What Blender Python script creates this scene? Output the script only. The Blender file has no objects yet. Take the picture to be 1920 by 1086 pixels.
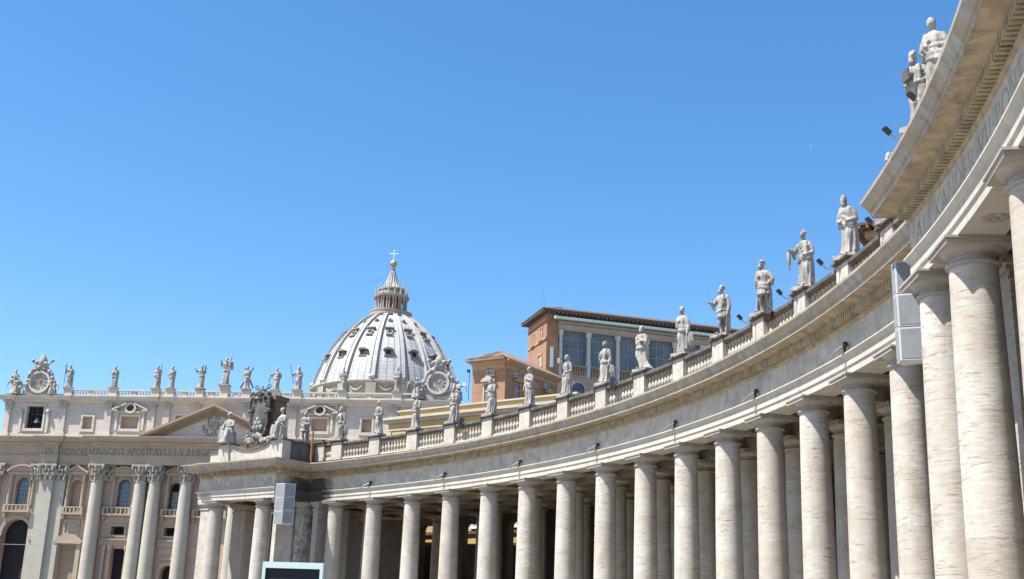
import bpy, math, random
import numpy as np
from mathutils import Vector, Matrix

# ------------------------------------------------------------------ camera, sky, sun, exposure
S = bpy.context.scene
COL = S.collection
PI = math.pi
PITCH, ROLL, EYE = 0.288936, 0.033099, 1.6
cam = bpy.data.cameras.new('camera')
cam.sensor_width = 36.0
cam.lens = 36.0 * 2236.8 / 1920.0
cam.clip_start, cam.clip_end = 0.1, 9000.0
camo = bpy.data.objects.new('camera', cam)
COL.objects.link(camo)
_F = Vector((0, math.cos(PITCH), math.sin(PITCH)))
_U = Vector((0, -math.sin(PITCH), math.cos(PITCH)))
_R = Vector((1, 0, 0))
_R2 = _R * math.cos(ROLL) + _U * math.sin(ROLL)
_U2 = -_R * math.sin(ROLL) + _U * math.cos(ROLL)
camo.matrix_world = Matrix(((_R2.x, _U2.x, -_F.x, 0), (_R2.y, _U2.y, -_F.y, 0), (_R2.z, _U2.z, -_F.z, EYE), (0, 0, 0, 1)))
S.camera = camo

SUN_AZ = math.radians(180 + 69)      # clockwise from +Y
SUN_EL = math.radians(61.5)
world = bpy.data.worlds.new('World')
S.world = world
world.use_nodes = True
wn = world.node_tree
sky = wn.nodes.new('ShaderNodeTexSky')
sky.sky_type = 'NISHITA'
sky.sun_disc = False
sky.sun_elevation = SUN_EL
sky.sun_rotation = SUN_AZ
sky.altitude = 60
sky.air_density = 1.0
sky.dust_density = 0.4
sky.ozone_density = 2.4
bg = wn.nodes['Background']
bg.inputs['Strength'].default_value = 0.091
hs_ = wn.nodes.new('ShaderNodeHueSaturation')     # the clear deep azure of that day
hs_.inputs['Hue'].default_value = 0.499
hs_.inputs['Saturation'].default_value = 1.27
hs_.inputs['Value'].default_value = 1.05
wn.links.new(sky.outputs[0], hs_.inputs['Color'])
wn.links.new(hs_.outputs[0], bg.inputs['Color'])

sl = bpy.data.lights.new('sun', 'SUN')
sl.energy = 5.0
sl.angle = math.radians(0.5)
sl.color = (1.0, 0.965, 0.905)
slo = bpy.data.objects.new('sun', sl)
COL.objects.link(slo)
sdir = Vector((math.sin(SUN_AZ) * math.cos(SUN_EL), math.cos(SUN_AZ) * math.cos(SUN_EL), math.sin(SUN_EL)))
slo.rotation_euler = sdir.to_track_quat('Z', 'Y').to_euler()
slo.location = (-60, -40, 120)
vs = S.view_settings
vs.view_transform = 'Standard'
vs.look = 'None'
vs.gamma = 1.0
vs.use_curve_mapping = False
vs.exposure = 1.2

# ------------------------------------------------------------------ helpers
WPOS = {}


class MB:
    """collects polygons, links them as one mesh object"""
    def __init__(self):
        self.v, self.f = [], []

    def add(self, vs_, fs):
        o = len(self.v)
        self.v.extend([tuple(map(float, p)) for p in vs_])
        self.f.extend([tuple(int(i) + o for i in f) for f in fs])
        return self

    def hexa(self, p):  # 8 points: bottom ring then top ring
        return self.add(p, [(3, 2, 1, 0), (4, 5, 6, 7), (0, 1, 5, 4), (1, 2, 6, 5), (2, 3, 7, 6), (3, 0, 4, 7)])

    def box(self, c, h, ax=None):
        c = np.array(c, float)
        X, Y, Z = (np.eye(3) if ax is None else np.array(ax, float))
        X, Y, Z = X * h[0], Y * h[1], Z * h[2]
        return self.hexa([c - X - Y - Z, c + X - Y - Z, c + X + Y - Z, c - X + Y - Z, c - X - Y + Z, c + X - Y + Z, c + X + Y + Z, c - X + Y + Z])

    def lathe(self, prof, n=32, c=(0, 0, 0), sx=1.0, sy=1.0, a0=0.0):
        m = len(prof)
        V = []
        for r, z in prof:
            for k in range(n):
                a = a0 + 2 * PI * k / n
                V.append((c[0] + r * math.cos(a) * sx, c[1] + r * math.sin(a) * sy, c[2] + z))
        Fs = []
        for j in range(m - 1):
            for k in range(n):
                k2 = (k + 1) % n
                Fs.append((j * n + k, j * n + k2, (j + 1) * n + k2, (j + 1) * n + k))
        Fs.append(tuple(range(n - 1, -1, -1)))
        Fs.append(tuple((m - 1) * n + k for k in range(n)))
        return self.add(V, Fs)

    def tube(self, pts, rad, n=8, cap=True):
        pts = [np.array(p, float) for p in pts]
        if np.isscalar(rad):
            rad = [rad] * len(pts)
        rings = []
        prev = None
        for i, p in enumerate(pts):
            t = pts[min(i + 1, len(pts) - 1)] - pts[max(i - 1, 0)]
            t = t / (np.linalg.norm(t) + 1e-9)
            if prev is None:
                a = np.array([0, 0, 1.0]) if abs(t[2]) < 0.9 else np.array([1.0, 0, 0])
                u = np.cross(t, a)
            else:
                u = prev - t * (prev @ t)
            u /= np.linalg.norm(u) + 1e-9
            prev = u
            w = np.cross(t, u)
            rings.append([p + rad[i] * (u * math.cos(2 * PI * k / n) + w * math.sin(2 * PI * k / n)) for k in range(n)])
        return self.rings(rings, cap)

    def rings(self, rings, cap=True):
        n = len(rings[0])
        V = [q for r in rings for q in r]
        Fs = []
        for j in range(len(rings) - 1):
            for k in range(n):
                k2 = (k + 1) % n
                Fs.append((j * n + k, j * n + k2, (j + 1) * n + k2, (j + 1) * n + k))
        if cap:
            Fs.append(tuple(range(n - 1, -1, -1)))
            o = (len(rings) - 1) * n
            Fs.append(tuple(o + k for k in range(n)))
        return self.add(V, Fs)

    def ball(self, c, r, n=12, m=8):
        r = (r, r, r) if np.isscalar(r) else r
        rings = []
        for j in range(m + 1):
            b = -PI / 2 + PI * (j + 0.02) / (m + 0.04)
            rings.append([(c[0] + r[0] * math.cos(b) * math.cos(2 * PI * k / n), c[1] + r[1] * math.cos(b) * math.sin(2 * PI * k / n), c[2] + r[2] * math.sin(b)) for k in range(n)])
        return self.rings(rings)

    def grid(self, P, closed=False):
        """P: rows of points -> quad sheet"""
        a, b = len(P), len(P[0])
        V = [q for r in P for q in r]
        Fs = []
        for j in range(a - 1):
            for k in range(b if closed else b - 1):
                k2 = (k + 1) % b
                Fs.append((j * b + k, j * b + k2, (j + 1) * b + k2, (j + 1) * b + k))
        return self.add(V, Fs)

    def map(self, fn):
        self.v = [tuple(fn(*p)) for p in self.v]
        return self


def mesh_of(name, mb, mat, smooth=35, org=(0, 0, 0)):
    me = bpy.data.meshes.new(name)
    o = org
    me.from_pydata([(p[0] - o[0], p[1] - o[1], p[2] - o[2]) for p in mb.v], [], mb.f)
    me.validate()
    finish(me, mat, smooth)
    return me


def finish(me, mat, smooth=35):
    import bmesh
    bm = bmesh.new()
    bm.from_mesh(me)
    bmesh.ops.recalc_face_normals(bm, faces=bm.faces)
    bm.to_mesh(me)
    bm.free()
    if smooth:
        me.polygons.foreach_set('use_smooth', [True] * len(me.polygons))
        if smooth < 180:
            me.set_sharp_from_angle(angle=math.radians(smooth))
    if mat is not None:
        me.materials.append(mat)
    me.update()


def link(name, data, loc=(0, 0, 0), parent=None, rz=0.0, local=False):
    o = bpy.data.objects.new(name, data)
    COL.objects.link(o)
    if parent is not None:
        o.parent = parent
        if not local:
            b = WPOS.get(parent.name, (0, 0, 0))
            o.location = (loc[0] - b[0], loc[1] - b[1], loc[2] - b[2])
        else:
            o.location = loc
    else:
        o.location = loc
    if not local:
        WPOS[o.name] = tuple(loc)
    o.rotation_euler = (0, 0, rz)
    return o


def mk(name, mb, mat, parent=None, org=None, smooth=35):
    """mb holds world coordinates"""
    if org is None:
        org = WPOS.get(parent.name, (0, 0, 0)) if parent is not None else (0, 0, 0)
    return link(name, mesh_of(name, mb, mat, smooth, org), org, parent)


def tag(o, label=None, cat=None, group=None, kind=None):
    if label: o['label'] = label
    if cat: o['category'] = cat
    if group: o['group'] = group
    if kind: o['kind'] = kind
    return o


def thing(name, label, cat, loc=(0, 0, 0), group=None):
    o = link(name, None, loc)
    o.empty_display_size = 0.5
    return tag(o, label, cat, group)


def plate(outer, holes, thick, name='plate'):
    """flat panel with holes in (x, y), thickness along z in [-thick, 0] -> MB"""
    cu = bpy.data.curves.new(name, 'CURVE')
    cu.dimensions = '2D'
    cu.fill_mode = 'BOTH'
    cu.extrude = thick / 2
    for poly in [outer] + list(holes):
        sp = cu.splines.new('POLY')
        sp.points.add(len(poly) - 1)
        for i, p in enumerate(poly):
            sp.points[i].co = (p[0], p[1], 0, 1)
        sp.use_cyclic_u = True
    o = bpy.data.objects.new(name, cu)
    COL.objects.link(o)
    dg = bpy.context.evaluated_depsgraph_get()
    me = bpy.data.meshes.new_from_object(o.evaluated_get(dg))
    mb = MB().add([(v.co.x, v.co.y, v.co.z - thick / 2) for v in me.vertices], [tuple(p.vertices) for p in me.polygons])
    bpy.data.objects.remove(o)
    bpy.data.curves.remove(cu)
    bpy.data.meshes.remove(me)
    return mb


def remesh(mb, voxel, smooth_it=2):
    me = bpy.data.meshes.new('tmp')
    me.from_pydata(mb.v, [], mb.f)
    o = bpy.data.objects.new('tmp', me)
    COL.objects.link(o)
    m = o.modifiers.new('r', 'REMESH')
    m.mode = 'VOXEL'
    m.voxel_size = voxel
    if smooth_it:
        s = o.modifiers.new('s', 'SMOOTH')
        s.factor, s.iterations = 0.4, smooth_it
    dg = bpy.context.evaluated_depsgraph_get()
    out = bpy.data.meshes.new_from_object(o.evaluated_get(dg))
    bpy.data.objects.remove(o)
    bpy.data.meshes.remove(me)
    return out


def arch_poly(uc, w0, w1, width, n=14, spring=None):
    """opening with a round head"""
    r = width / 2
    sp = w1 - r if spring is None else spring
    h = w1 - sp
    P = [(uc - r, w0), (uc + r, w0), (uc + r, sp)]
    P += [(uc + r * math.cos(a), sp + h * math.sin(a)) for a in np.linspace(0, PI, n)[1:-1]]
    P += [(uc - r, sp)]
    return P


def rect(u0, u1, w0, w1):
    return [(u0, w0), (u1, w0), (u1, w1), (u0, w1)]


# ------------------------------------------------------------------ materials
def new_mat(name):
    m = bpy.data.materials.new(name)
    m.use_nodes = True
    return m, m.node_tree, m.node_tree.nodes['Principled BSDF']


def coords(nt, scale=(1, 1, 1), rand=True):
    N, L = nt.nodes, nt.links
    tc = N.new('ShaderNodeTexCoord')
    mp = N.new('ShaderNodeMapping')
    mp.inputs['Scale'].default_value = scale
    if rand:
        oi = N.new('ShaderNodeObjectInfo')
        mul = N.new('ShaderNodeVectorMath')
        mul.operation = 'SCALE'
        mul.inputs[0].default_value = (37.0, 53.0, 71.0)
        L.new(oi.outputs['Random'], mul.inputs['Scale'])
        ad = N.new('ShaderNodeVectorMath')
        L.new(tc.outputs['Object'], ad.inputs[0])
        L.new(mul.outputs[0], ad.inputs[1])
        L.new(ad.outputs[0], mp.inputs['Vector'])
    else:
        L.new(tc.outputs['Object'], mp.inputs['Vector'])
    return mp.outputs[0]


def noise(nt, vec, scale, detail=4, rough=0.55, dist=0.0):
    n = nt.nodes.new('ShaderNodeTexNoise')
    n.inputs['Scale'].default_value = scale
    n.inputs['Detail'].default_value = detail
    n.inputs['Roughness'].default_value = rough
    n.inputs['Distortion'].default_value = dist
    nt.links.new(vec, n.inputs['Vector'])
    return n.outputs['Fac']


def ramp(nt, fac, a, b, va=0.0, vb=1.0):
    n = nt.nodes.new('ShaderNodeMapRange')
    n.inputs['From Min'].default_value = a
    n.inputs['From Max'].default_value = b
    n.inputs['To Min'].default_value = va
    n.inputs['To Max'].default_value = vb
    nt.links.new(fac, n.inputs['Value'])
    return n.outputs[0]


def mix(nt, fac, a, b):
    n = nt.nodes.new('ShaderNodeMix')
    n.data_type = 'RGBA'
    if isinstance(fac, float):
        n.inputs[0].default_value = fac
    else:
        nt.links.new(fac, n.inputs[0])
    for i, c in ((6, a), (7, b)):
        if isinstance(c, tuple):
            n.inputs[i].default_value = (*c, 1)
        else:
            nt.links.new(c, n.inputs[i])
    return n.outputs[2]


def math_node(nt, op, a, b=None):
    n = nt.nodes.new('ShaderNodeMath')
    n.operation = op
    for i, x in enumerate((a, b)):
        if x is None: continue
        if isinstance(x, (int, float)):
            n.inputs[i].default_value = x
        else:
            nt.links.new(x, n.inputs[i])
    return n.outputs[0]


SCALE = 0.74


def stone(name, c1, c2, c3, bed=(1, 1, 1), bs=1.0, blotch=0.5, bl_amt=0.6, streak=0.0, streak_c=(0.1, 0.09, 0.08), pit=0.0, pit_c=(0.16, 0.12, 0.09), pit_bed=(1, 1, 1), pit_s=3.0, pit_m=(0.36, 0.58), joints=None, arcblock=None, stain=None, drums=None, tone=0.0, bump=0.25, bump_s=None, rough=0.85):
    """c1/c2 mixed by a bedded noise, c3 in large blotches, optional run-off streaks, pits and block joints"""
    c1, c2, c3 = (tuple(x * SCALE for x in c) for c in (c1, c2, c3))
    m, nt, b = new_mat(name)
    v = coords(nt, bed)
    f1 = noise(nt, v, bs, 6, 0.6, 0.4)
    col = mix(nt, ramp(nt, f1, 0.32, 0.68), c1, c2)
    v2 = coords(nt)
    f2 = noise(nt, v2, blotch, 5, 0.6)
    col = mix(nt, ramp(nt, f2, 0.45, 0.75, 0, bl_amt), col, c3)
    if streak:
        v3 = coords(nt, (2.6, 2.6, 0.22))
        f3 = noise(nt, v3, 1.0, 5, 0.65)
        f3b = noise(nt, v2, 0.35, 3)
        k = math_node(nt, 'MULTIPLY', ramp(nt, f3, 0.46, 0.72), ramp(nt, f3b, 0.35, 0.6))
        col = mix(nt, math_node(nt, 'MULTIPLY', k, streak), col, streak_c)
    h = f1
    if pit:
        v4 = coords(nt, pit_bed)
        f4 = noise(nt, v4, pit_s, 7, 0.7, 0.5)
        f4b = noise(nt, v2, 0.9, 3)
        k = math_node(nt, 'MULTIPLY', ramp(nt, f4, 0.54, 0.66), ramp(nt, f4b, *pit_m))
        col = mix(nt, math_node(nt, 'MULTIPLY', k, pit), col, pit_c)
        h = math_node(nt, 'SUBTRACT', f1, math_node(nt, 'MULTIPLY', k, 1.2))
    if joints:
        w, hgt, amt = joints
        br = nt.nodes.new('ShaderNodeTexBrick')
        br.inputs['Scale'].default_value = 1.0
        br.inputs['Brick Width'].default_value = w
        br.inputs['Row Height'].default_value = hgt
        br.inputs['Mortar Size'].default_value = 0.02
        br.inputs['Mortar Smooth'].default_value = 0.3
        br.inputs['Color1'].default_value = (1, 1, 1, 1)
        br.inputs['Color2'].default_value = (0.86, 0.85, 0.83, 1)
        br.inputs['Mortar'].default_value = (0.55, 0.52, 0.48, 1)
        mp = coords(nt, rand=False)
        sx = nt.nodes.new('ShaderNodeSeparateXYZ')
        nt.links.new(mp, sx.inputs[0])
        cx_ = nt.nodes.new('ShaderNodeCombineXYZ')
        nt.links.new(math_node(nt, 'ADD', sx.outputs[0], math_node(nt, 'MULTIPLY', sx.outputs[1], 0.37)), cx_.inputs[0])
        nt.links.new(sx.outputs[2], cx_.inputs[1])
        nt.links.new(cx_.outputs[0], br.inputs['Vector'])
        n = nt.nodes.new('ShaderNodeMix')
        n.data_type = 'RGBA'
        n.blend_type = 'MULTIPLY'
        n.inputs[0].default_value = amt
        nt.links.new(col, n.inputs[6])
        nt.links.new(br.outputs['Color'], n.inputs[7])
        col = n.outputs[2]
    if tone:
        oi = nt.nodes.new('ShaderNodeObjectInfo')
        col = mix(nt, math_node(nt, 'MULTIPLY', oi.outputs['Random'], tone), col, c3)
    if drums:
        oi = nt.nodes.new('ShaderNodeObjectInfo')
        tc = nt.nodes.new('ShaderNodeTexCoord')
        sz = nt.nodes.new('ShaderNodeSeparateXYZ')
        nt.links.new(tc.outputs['Object'], sz.inputs[0])
        q = math_node(nt, 'ADD', math_node(nt, 'DIVIDE', sz.outputs[2], drums), math_node(nt, 'MULTIPLY', oi.outputs['Random'], 7.3))
        wn2 = nt.nodes.new('ShaderNodeTexWhiteNoise')
        wn2.noise_dimensions = '1D'
        nt.links.new(math_node(nt, 'ADD', math_node(nt, 'FLOOR', q), math_node(nt, 'MULTIPLY', oi.outputs['Random'], 91.0)), wn2.inputs['W'])
        col = mix(nt, math_node(nt, 'MULTIPLY', wn2.outputs['Value'], 0.35), col, c3)
        jt = math_node(nt, 'LESS_THAN', math_node(nt, 'FRACT', q), 0.028 / drums)
        col = mix(nt, math_node(nt, 'MULTIPLY', jt, ramp(nt, noise(nt, v2, 1.5, 3), 0.42, 0.62, 0.05, 0.55)), col, (0.13, 0.105, 0.08))
    if arcblock:
        L_, amt, cdark = arcblock      # separate blocks of stone along the curve
        ge = nt.nodes.new('ShaderNodeNewGeometry')
        sx = nt.nodes.new('ShaderNodeSeparateXYZ')
        nt.links.new(ge.outputs['Position'], sx.inputs[0])
        an = math_node(nt, 'ARCTAN2', math_node(nt, 'SUBTRACT', sx.outputs[0], -70.8306), math_node(nt, 'SUBTRACT', sx.outputs[1], 40.906))
        q = math_node(nt, 'MULTIPLY', an, 86.0 / L_)
        fl_ = math_node(nt, 'FLOOR', q)
        wn1 = nt.nodes.new('ShaderNodeTexWhiteNoise')
        wn1.noise_dimensions = '1D'
        nt.links.new(fl_, wn1.inputs['W'])
        col = mix(nt, math_node(nt, 'MULTIPLY', ramp(nt, wn1.outputs['Value'], 0.25, 0.9), amt), col, cdark)
        fr_ = math_node(nt, 'FRACT', q)
        jt = math_node(nt, 'LESS_THAN', fr_, 0.022 / L_ * 1.2)
        col = mix(nt, math_node(nt, 'MULTIPLY', jt, 0.6), col, (0.12, 0.1, 0.085))
    if stain:
        (px, py, pz), rad = stain      # soot and algae where the gutter leaks
        ge = nt.nodes.new('ShaderNodeNewGeometry')
        vm = nt.nodes.new('ShaderNodeVectorMath')
        vm.operation = 'DISTANCE'
        nt.links.new(ge.outputs['Position'], vm.inputs[0])
        vm.inputs[1].default_value = (px, py, pz)
        dd = math_node(nt, 'ADD', vm.outputs['Value'], math_node(nt, 'MULTIPLY', noise(nt, coords(nt, (1.4, 1.4, 1.8)), 1.0, 6, 0.7), rad * 0.9))
        col = mix(nt, ramp(nt, dd, rad * 0.95, rad * 1.35, 0.92, 0.0), col, (0.035, 0.033, 0.03))
    nt.links.new(col, b.inputs['Base Color'])
    b.inputs['Roughness'].default_value = rough
    b.inputs['Specular IOR Level'].default_value = 0.25
    if bump:
        bp = nt.nodes.new('ShaderNodeBump')
        bp.inputs['Strength'].default_value = bump
        bp.inputs['Distance'].default_value = 0.04
        nt.links.new(h, bp.inputs['Height'])
        nt.links.new(bp.outputs[0], b.inputs['Normal'])
    return m


def plain(name, c, rough=0.5, metal=0.0, var=0.12, sc=2.0, bump=0.0):
    c = tuple(x * 0.85 for x in c)
    m, nt, b = new_mat(name)
    v = coords(nt)
    f = noise(nt, v, sc, 5)
    d = tuple(x * (1 - var) for x in c)
    u = tuple(min(1, x * (1 + var)) for x in c)
    nt.links.new(mix(nt, ramp(nt, f, 0.3, 0.7), d, u), b.inputs['Base Color'])
    b.inputs['Roughness'].default_value = rough
    b.inputs['Metallic'].default_value = metal
    if bump:
        bp = nt.nodes.new('ShaderNodeBump')
        bp.inputs['Strength'].default_value = bump
        nt.links.new(f, bp.inputs['Height'])
        nt.links.new(bp.outputs[0], b.inputs['Normal'])
    return m


M = {}
M['shaft'] = stone('travertine_shaft', (0.76, 0.72, 0.655), (0.61, 0.555, 0.475), (0.45, 0.375, 0.295), bed=(0.9, 0.9, 3.6), bs=1.9, blotch=0.85, bl_amt=0.8, streak=0.5, streak_c=(0.30, 0.265, 0.225), pit=0.95, pit_c=(0.19, 0.13, 0.09), pit_bed=(1.1, 1.1, 6.0), pit_s=1.7, pit_m=(0.40, 0.60), drums=1.75, tone=0.4, bump=0.35)
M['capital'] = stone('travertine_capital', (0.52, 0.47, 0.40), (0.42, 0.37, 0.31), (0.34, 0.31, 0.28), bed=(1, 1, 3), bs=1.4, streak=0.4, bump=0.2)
M['fascia'] = stone('travertine_fascia', (0.68, 0.63, 0.54), (0.58, 0.53, 0.45), (0.48, 0.42, 0.35), bed=(1, 1, 3), bs=0.9, bl_amt=0.4, streak=0.3, arcblock=(2.5, 0.25, (0.45, 0.40, 0.33)), stain=((-17.4, 107.4, 14.0), 3.0), bump=0.2)
M['frieze'] = stone('travertine_frieze', (0.74, 0.66, 0.54), (0.57, 0.505, 0.41), (0.34, 0.30, 0.24), bed=(1.2, 1.2, 1.0), bs=1.6, blotch=1.1, bl_amt=0.8, streak=0.35, streak_c=(0.2, 0.18, 0.155), arcblock=(2.5, 0.3, (0.38, 0.345, 0.295)), stain=((-17.4, 107.4, 14.0), 3.0), bump=0.25)
M['cornice'] = stone('bounce_tinted_cornice', (0.66, 0.53, 0.365), (0.50, 0.39, 0.255), (0.27, 0.215, 0.155), bed=(1, 1, 2), bs=1.8, blotch=1.5, bl_amt=0.9, streak=0.9, streak_c=(0.17, 0.14, 0.11), arcblock=(1.2, 0.4, (0.30, 0.24, 0.175)), bump=0.3)  # ochre stain, warmed further to stand for light reflected onto the underside
M['cyma'] = stone('weathered_cymatium', (0.56, 0.515, 0.44), (0.44, 0.395, 0.325), (0.29, 0.225, 0.155), bed=(1, 1, 1.5), bs=1.6, blotch=1.3, bl_amt=0.9, streak=0.7, streak_c=(0.22, 0.18, 0.14), arcblock=(0.8, 0.75, (0.36, 0.28, 0.19)), bump=0.3)
M['pedestal'] = stone('travertine_pedestal', (0.68, 0.63, 0.54), (0.56, 0.50, 0.42), (0.42, 0.37, 0.31), bed=(1, 1, 2), bs=1.3, bl_amt=0.6, streak=0.6, pit=0.4, pit_bed=(1.5, 1.5, 4), pit_s=1.6, tone=0.4, bump=0.2)
M['coping'] = stone('lichened_coping', (0.15, 0.135, 0.115), (0.085, 0.08, 0.07), (0.30, 0.27, 0.23), bed=(1, 1, 1), bs=1.9, blotch=1.1, bl_amt=0.6, streak=0.4, bump=0.35)
M['statue'] = stone('statue_stone', (0.54, 0.505, 0.45), (0.40, 0.37, 0.32), (0.20, 0.185, 0.165), bed=(2.2, 2.2, 0.8), bs=1.5, blotch=1.5, bl_amt=0.75, streak=0.9, streak_c=(0.10, 0.095, 0.085), pit=0.75, pit_c=(0.085, 0.08, 0.07), pit_bed=(3, 3, 1.1), pit_s=1.5, bump=0.5)
M['grime_and_shade'] = stone('grime_and_shade_stone', (0.20, 0.195, 0.175), (0.10, 0.10, 0.092), (0.045, 0.048, 0.044), bed=(1.5, 1.5, 0.7), bs=1.0, blotch=0.9, bl_amt=0.85, streak=0.8, streak_c=(0.05, 0.055, 0.05), bump=0.35)  # grime on the arms and tablet; also paints shade on the side parapet
M['stained'] = stone('black_stained_travertine', (0.66, 0.62, 0.56), (0.50, 0.46, 0.41), (0.06, 0.06, 0.055), bed=(1, 1, 3), bs=1.1, blotch=1.3, bl_amt=0.95, pit=0.9, pit_c=(0.04, 0.04, 0.035), pit_bed=(1, 1, 3), pit_s=1.2, bump=0.3)
M['ceiling'] = stone('vault_plaster', (0.34, 0.28, 0.20), (0.25, 0.20, 0.14), (0.15, 0.115, 0.08), bs=0.8, bl_amt=0.5, bump=0.1)  # base darkened to stand for the deep shade under the ceiling
M['roof'] = stone('roof_covering', (0.34, 0.24, 0.17), (0.27, 0.18, 0.13), (0.2, 0.16, 0.12), bs=2.0, bump=0.3)
M['inner'] = stone('inner_wall', (0.15, 0.12, 0.095), (0.11, 0.088, 0.068), (0.07, 0.055, 0.04), bs=0.7, bl_amt=0.6, bump=0.2)  # base lowered to paint the deep shade behind the columns
M['fpale'] = stone('facade_pale_travertine', (0.75, 0.69, 0.605), (0.65, 0.585, 0.50), (0.53, 0.455, 0.37), bed=(0.5, 0.5, 2.5), bs=0.8, blotch=0.15, bl_amt=0.4, joints=(2.4, 0.85, 0.55), streak=0.2, streak_c=(0.3, 0.26, 0.22), bump=0.15)
M['fcol'] = stone('facade_column_travertine', (0.60, 0.56, 0.46), (0.53, 0.48, 0.385), (0.46, 0.39, 0.30), bed=(0.4, 0.4, 3), bs=0.6, blotch=0.12, bl_amt=0.4, joints=(9.0, 1.5, 0.35), bump=0.15)
M['fbrown'] = stone('facade_brown_travertine', (0.68, 0.50, 0.385), (0.58, 0.42, 0.315), (0.46, 0.32, 0.225), bed=(0.6, 0.6, 2.5), bs=0.6, blotch=0.13, bl_amt=0.5, joints=(2.2, 0.8, 0.4), bump=0.15)
M['fent'] = stone('facade_entablature_stone', (0.58, 0.46, 0.345), (0.49, 0.38, 0.28), (0.36, 0.27, 0.20), bed=(0.4, 0.4, 3), bs=0.6, blotch=0.15, bl_amt=0.5, bump=0.15)
M['fcap'] = stone('facade_capital_stone', (0.54, 0.49, 0.41), (0.40, 0.355, 0.29), (0.24, 0.21, 0.17), bs=1.6, blotch=1.0, bl_amt=0.7, bump=0.3)
M['rake'] = stone('brown_raking_cornice', (0.47, 0.355, 0.25), (0.39, 0.285, 0.195), (0.30, 0.21, 0.14), bed=(0.5, 0.5, 2), bs=0.6, blotch=0.2, bl_amt=0.5, bump=0.15)
M['dark'] = plain('opening_shade', (0.018, 0.016, 0.02), 0.9)  # near-black colour stands in for the shade inside openings
M['letter'] = plain('engraved_dark_lettering', (0.15, 0.125, 0.10), 0.8, var=0.35, sc=1.0)
M['letter_shade'] = plain('shaded_cut_lettering', (0.40, 0.35, 0.28), 0.8, var=0.3, sc=1.2)  # brown tone stands in for the shade inside the cut letters
M['glassblue'] = plain('blue_window_glass', (0.085, 0.105, 0.15), 0.12, var=0.3, sc=0.8)
M['glassgrey'] = plain('grey_loggia_glass', (0.15, 0.175, 0.195), 0.35, var=0.35, sc=0.5)
M['white'] = plain('white_paint', (0.78, 0.80, 0.78), 0.45, var=0.05)
M['palewood'] = plain('pale_window_frame', (0.62, 0.61, 0.56), 0.6)
M['black'] = plain('black_metal', (0.02, 0.02, 0.022), 0.45)
M['steel'] = plain('grey_steel', (0.33, 0.34, 0.35), 0.4, 0.6)
M['mesh'] = plain('grey_speaker_grille', (0.25, 0.265, 0.275), 0.85, 0.0, var=0.12, sc=3)
M['screen'] = plain('switched_off_screen', (0.006, 0.007, 0.012), 0.7)
M['mint'] = plain('pale_mint_frame', (0.66, 0.78, 0.76), 0.4, var=0.04)
M['gold'] = plain('gilded_bronze', (0.44, 0.34, 0.17), 0.5, 0.5)
M['rust'] = plain('rusty_pipe', (0.34, 0.15, 0.06), 0.8, var=0.4, sc=5)
M['dial'] = plain('pale_clock_dial', (0.44, 0.45, 0.45), 0.6, var=0.12)
M['dialbrown'] = plain('bronze_clock_centre', (0.36, 0.22, 0.10), 0.5, var=0.2)
M['timber'] = plain('brown_timber', (0.20, 0.13, 0.08), 0.8, var=0.3, sc=3)
M['brownslab'] = stone('brown_brick_backing', (0.25, 0.16, 0.11), (0.19, 0.12, 0.085), (0.13, 0.09, 0.07), bs=1.4, bump=0.2)
M['brick'] = stone('orange_brick', (0.50, 0.275, 0.165), (0.38, 0.205, 0.125), (0.50, 0.34, 0.235), bed=(1, 1, 2), bs=1.0, blotch=0.3, bl_amt=0.5, joints=(0.55, 0.18, 0.5), bump=0.15)
M['brickpale'] = stone('worn_orange_plaster', (0.56, 0.36, 0.22), (0.46, 0.28, 0.165), (0.60, 0.46, 0.32), bs=0.6, blotch=0.3, bl_amt=0.5, bump=0.1)
M['ochre'] = stone('ochre_plaster', (0.62, 0.44, 0.20), (0.55, 0.385, 0.175), (0.44, 0.315, 0.165), bs=0.5, blotch=0.2, bl_amt=0.5, streak=0.2, streak_c=(0.4, 0.28, 0.13), bump=0.1)
M['buff'] = stone('buff_stone_trim', (0.60, 0.54, 0.43), (0.52, 0.46, 0.36), (0.42, 0.36, 0.28), bs=0.7, bl_amt=0.4, bump=0.1)
M['copper'] = plain('pale_green_gutter', (0.58, 0.72, 0.63), 0.6)


def tiles(name, c1, c2, pitch=0.28):
    m, nt, b = new_mat(name)
    v = coords(nt, rand=False)
    f = noise(nt, v, 1.3, 5)
    nt.links.new(mix(nt, ramp(nt, f, 0.3, 0.7), c1, c2), b.inputs['Base Color'])
    b.inputs['Roughness'].default_value = 0.9
    return m


M['tile'] = tiles('clay_roof_tiles', (0.27, 0.18, 0.125), (0.15, 0.105, 0.08))
M['tiledark'] = tiles('dark_roof_tiles', (0.10, 0.07, 0.055), (0.065, 0.048, 0.04))


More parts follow.
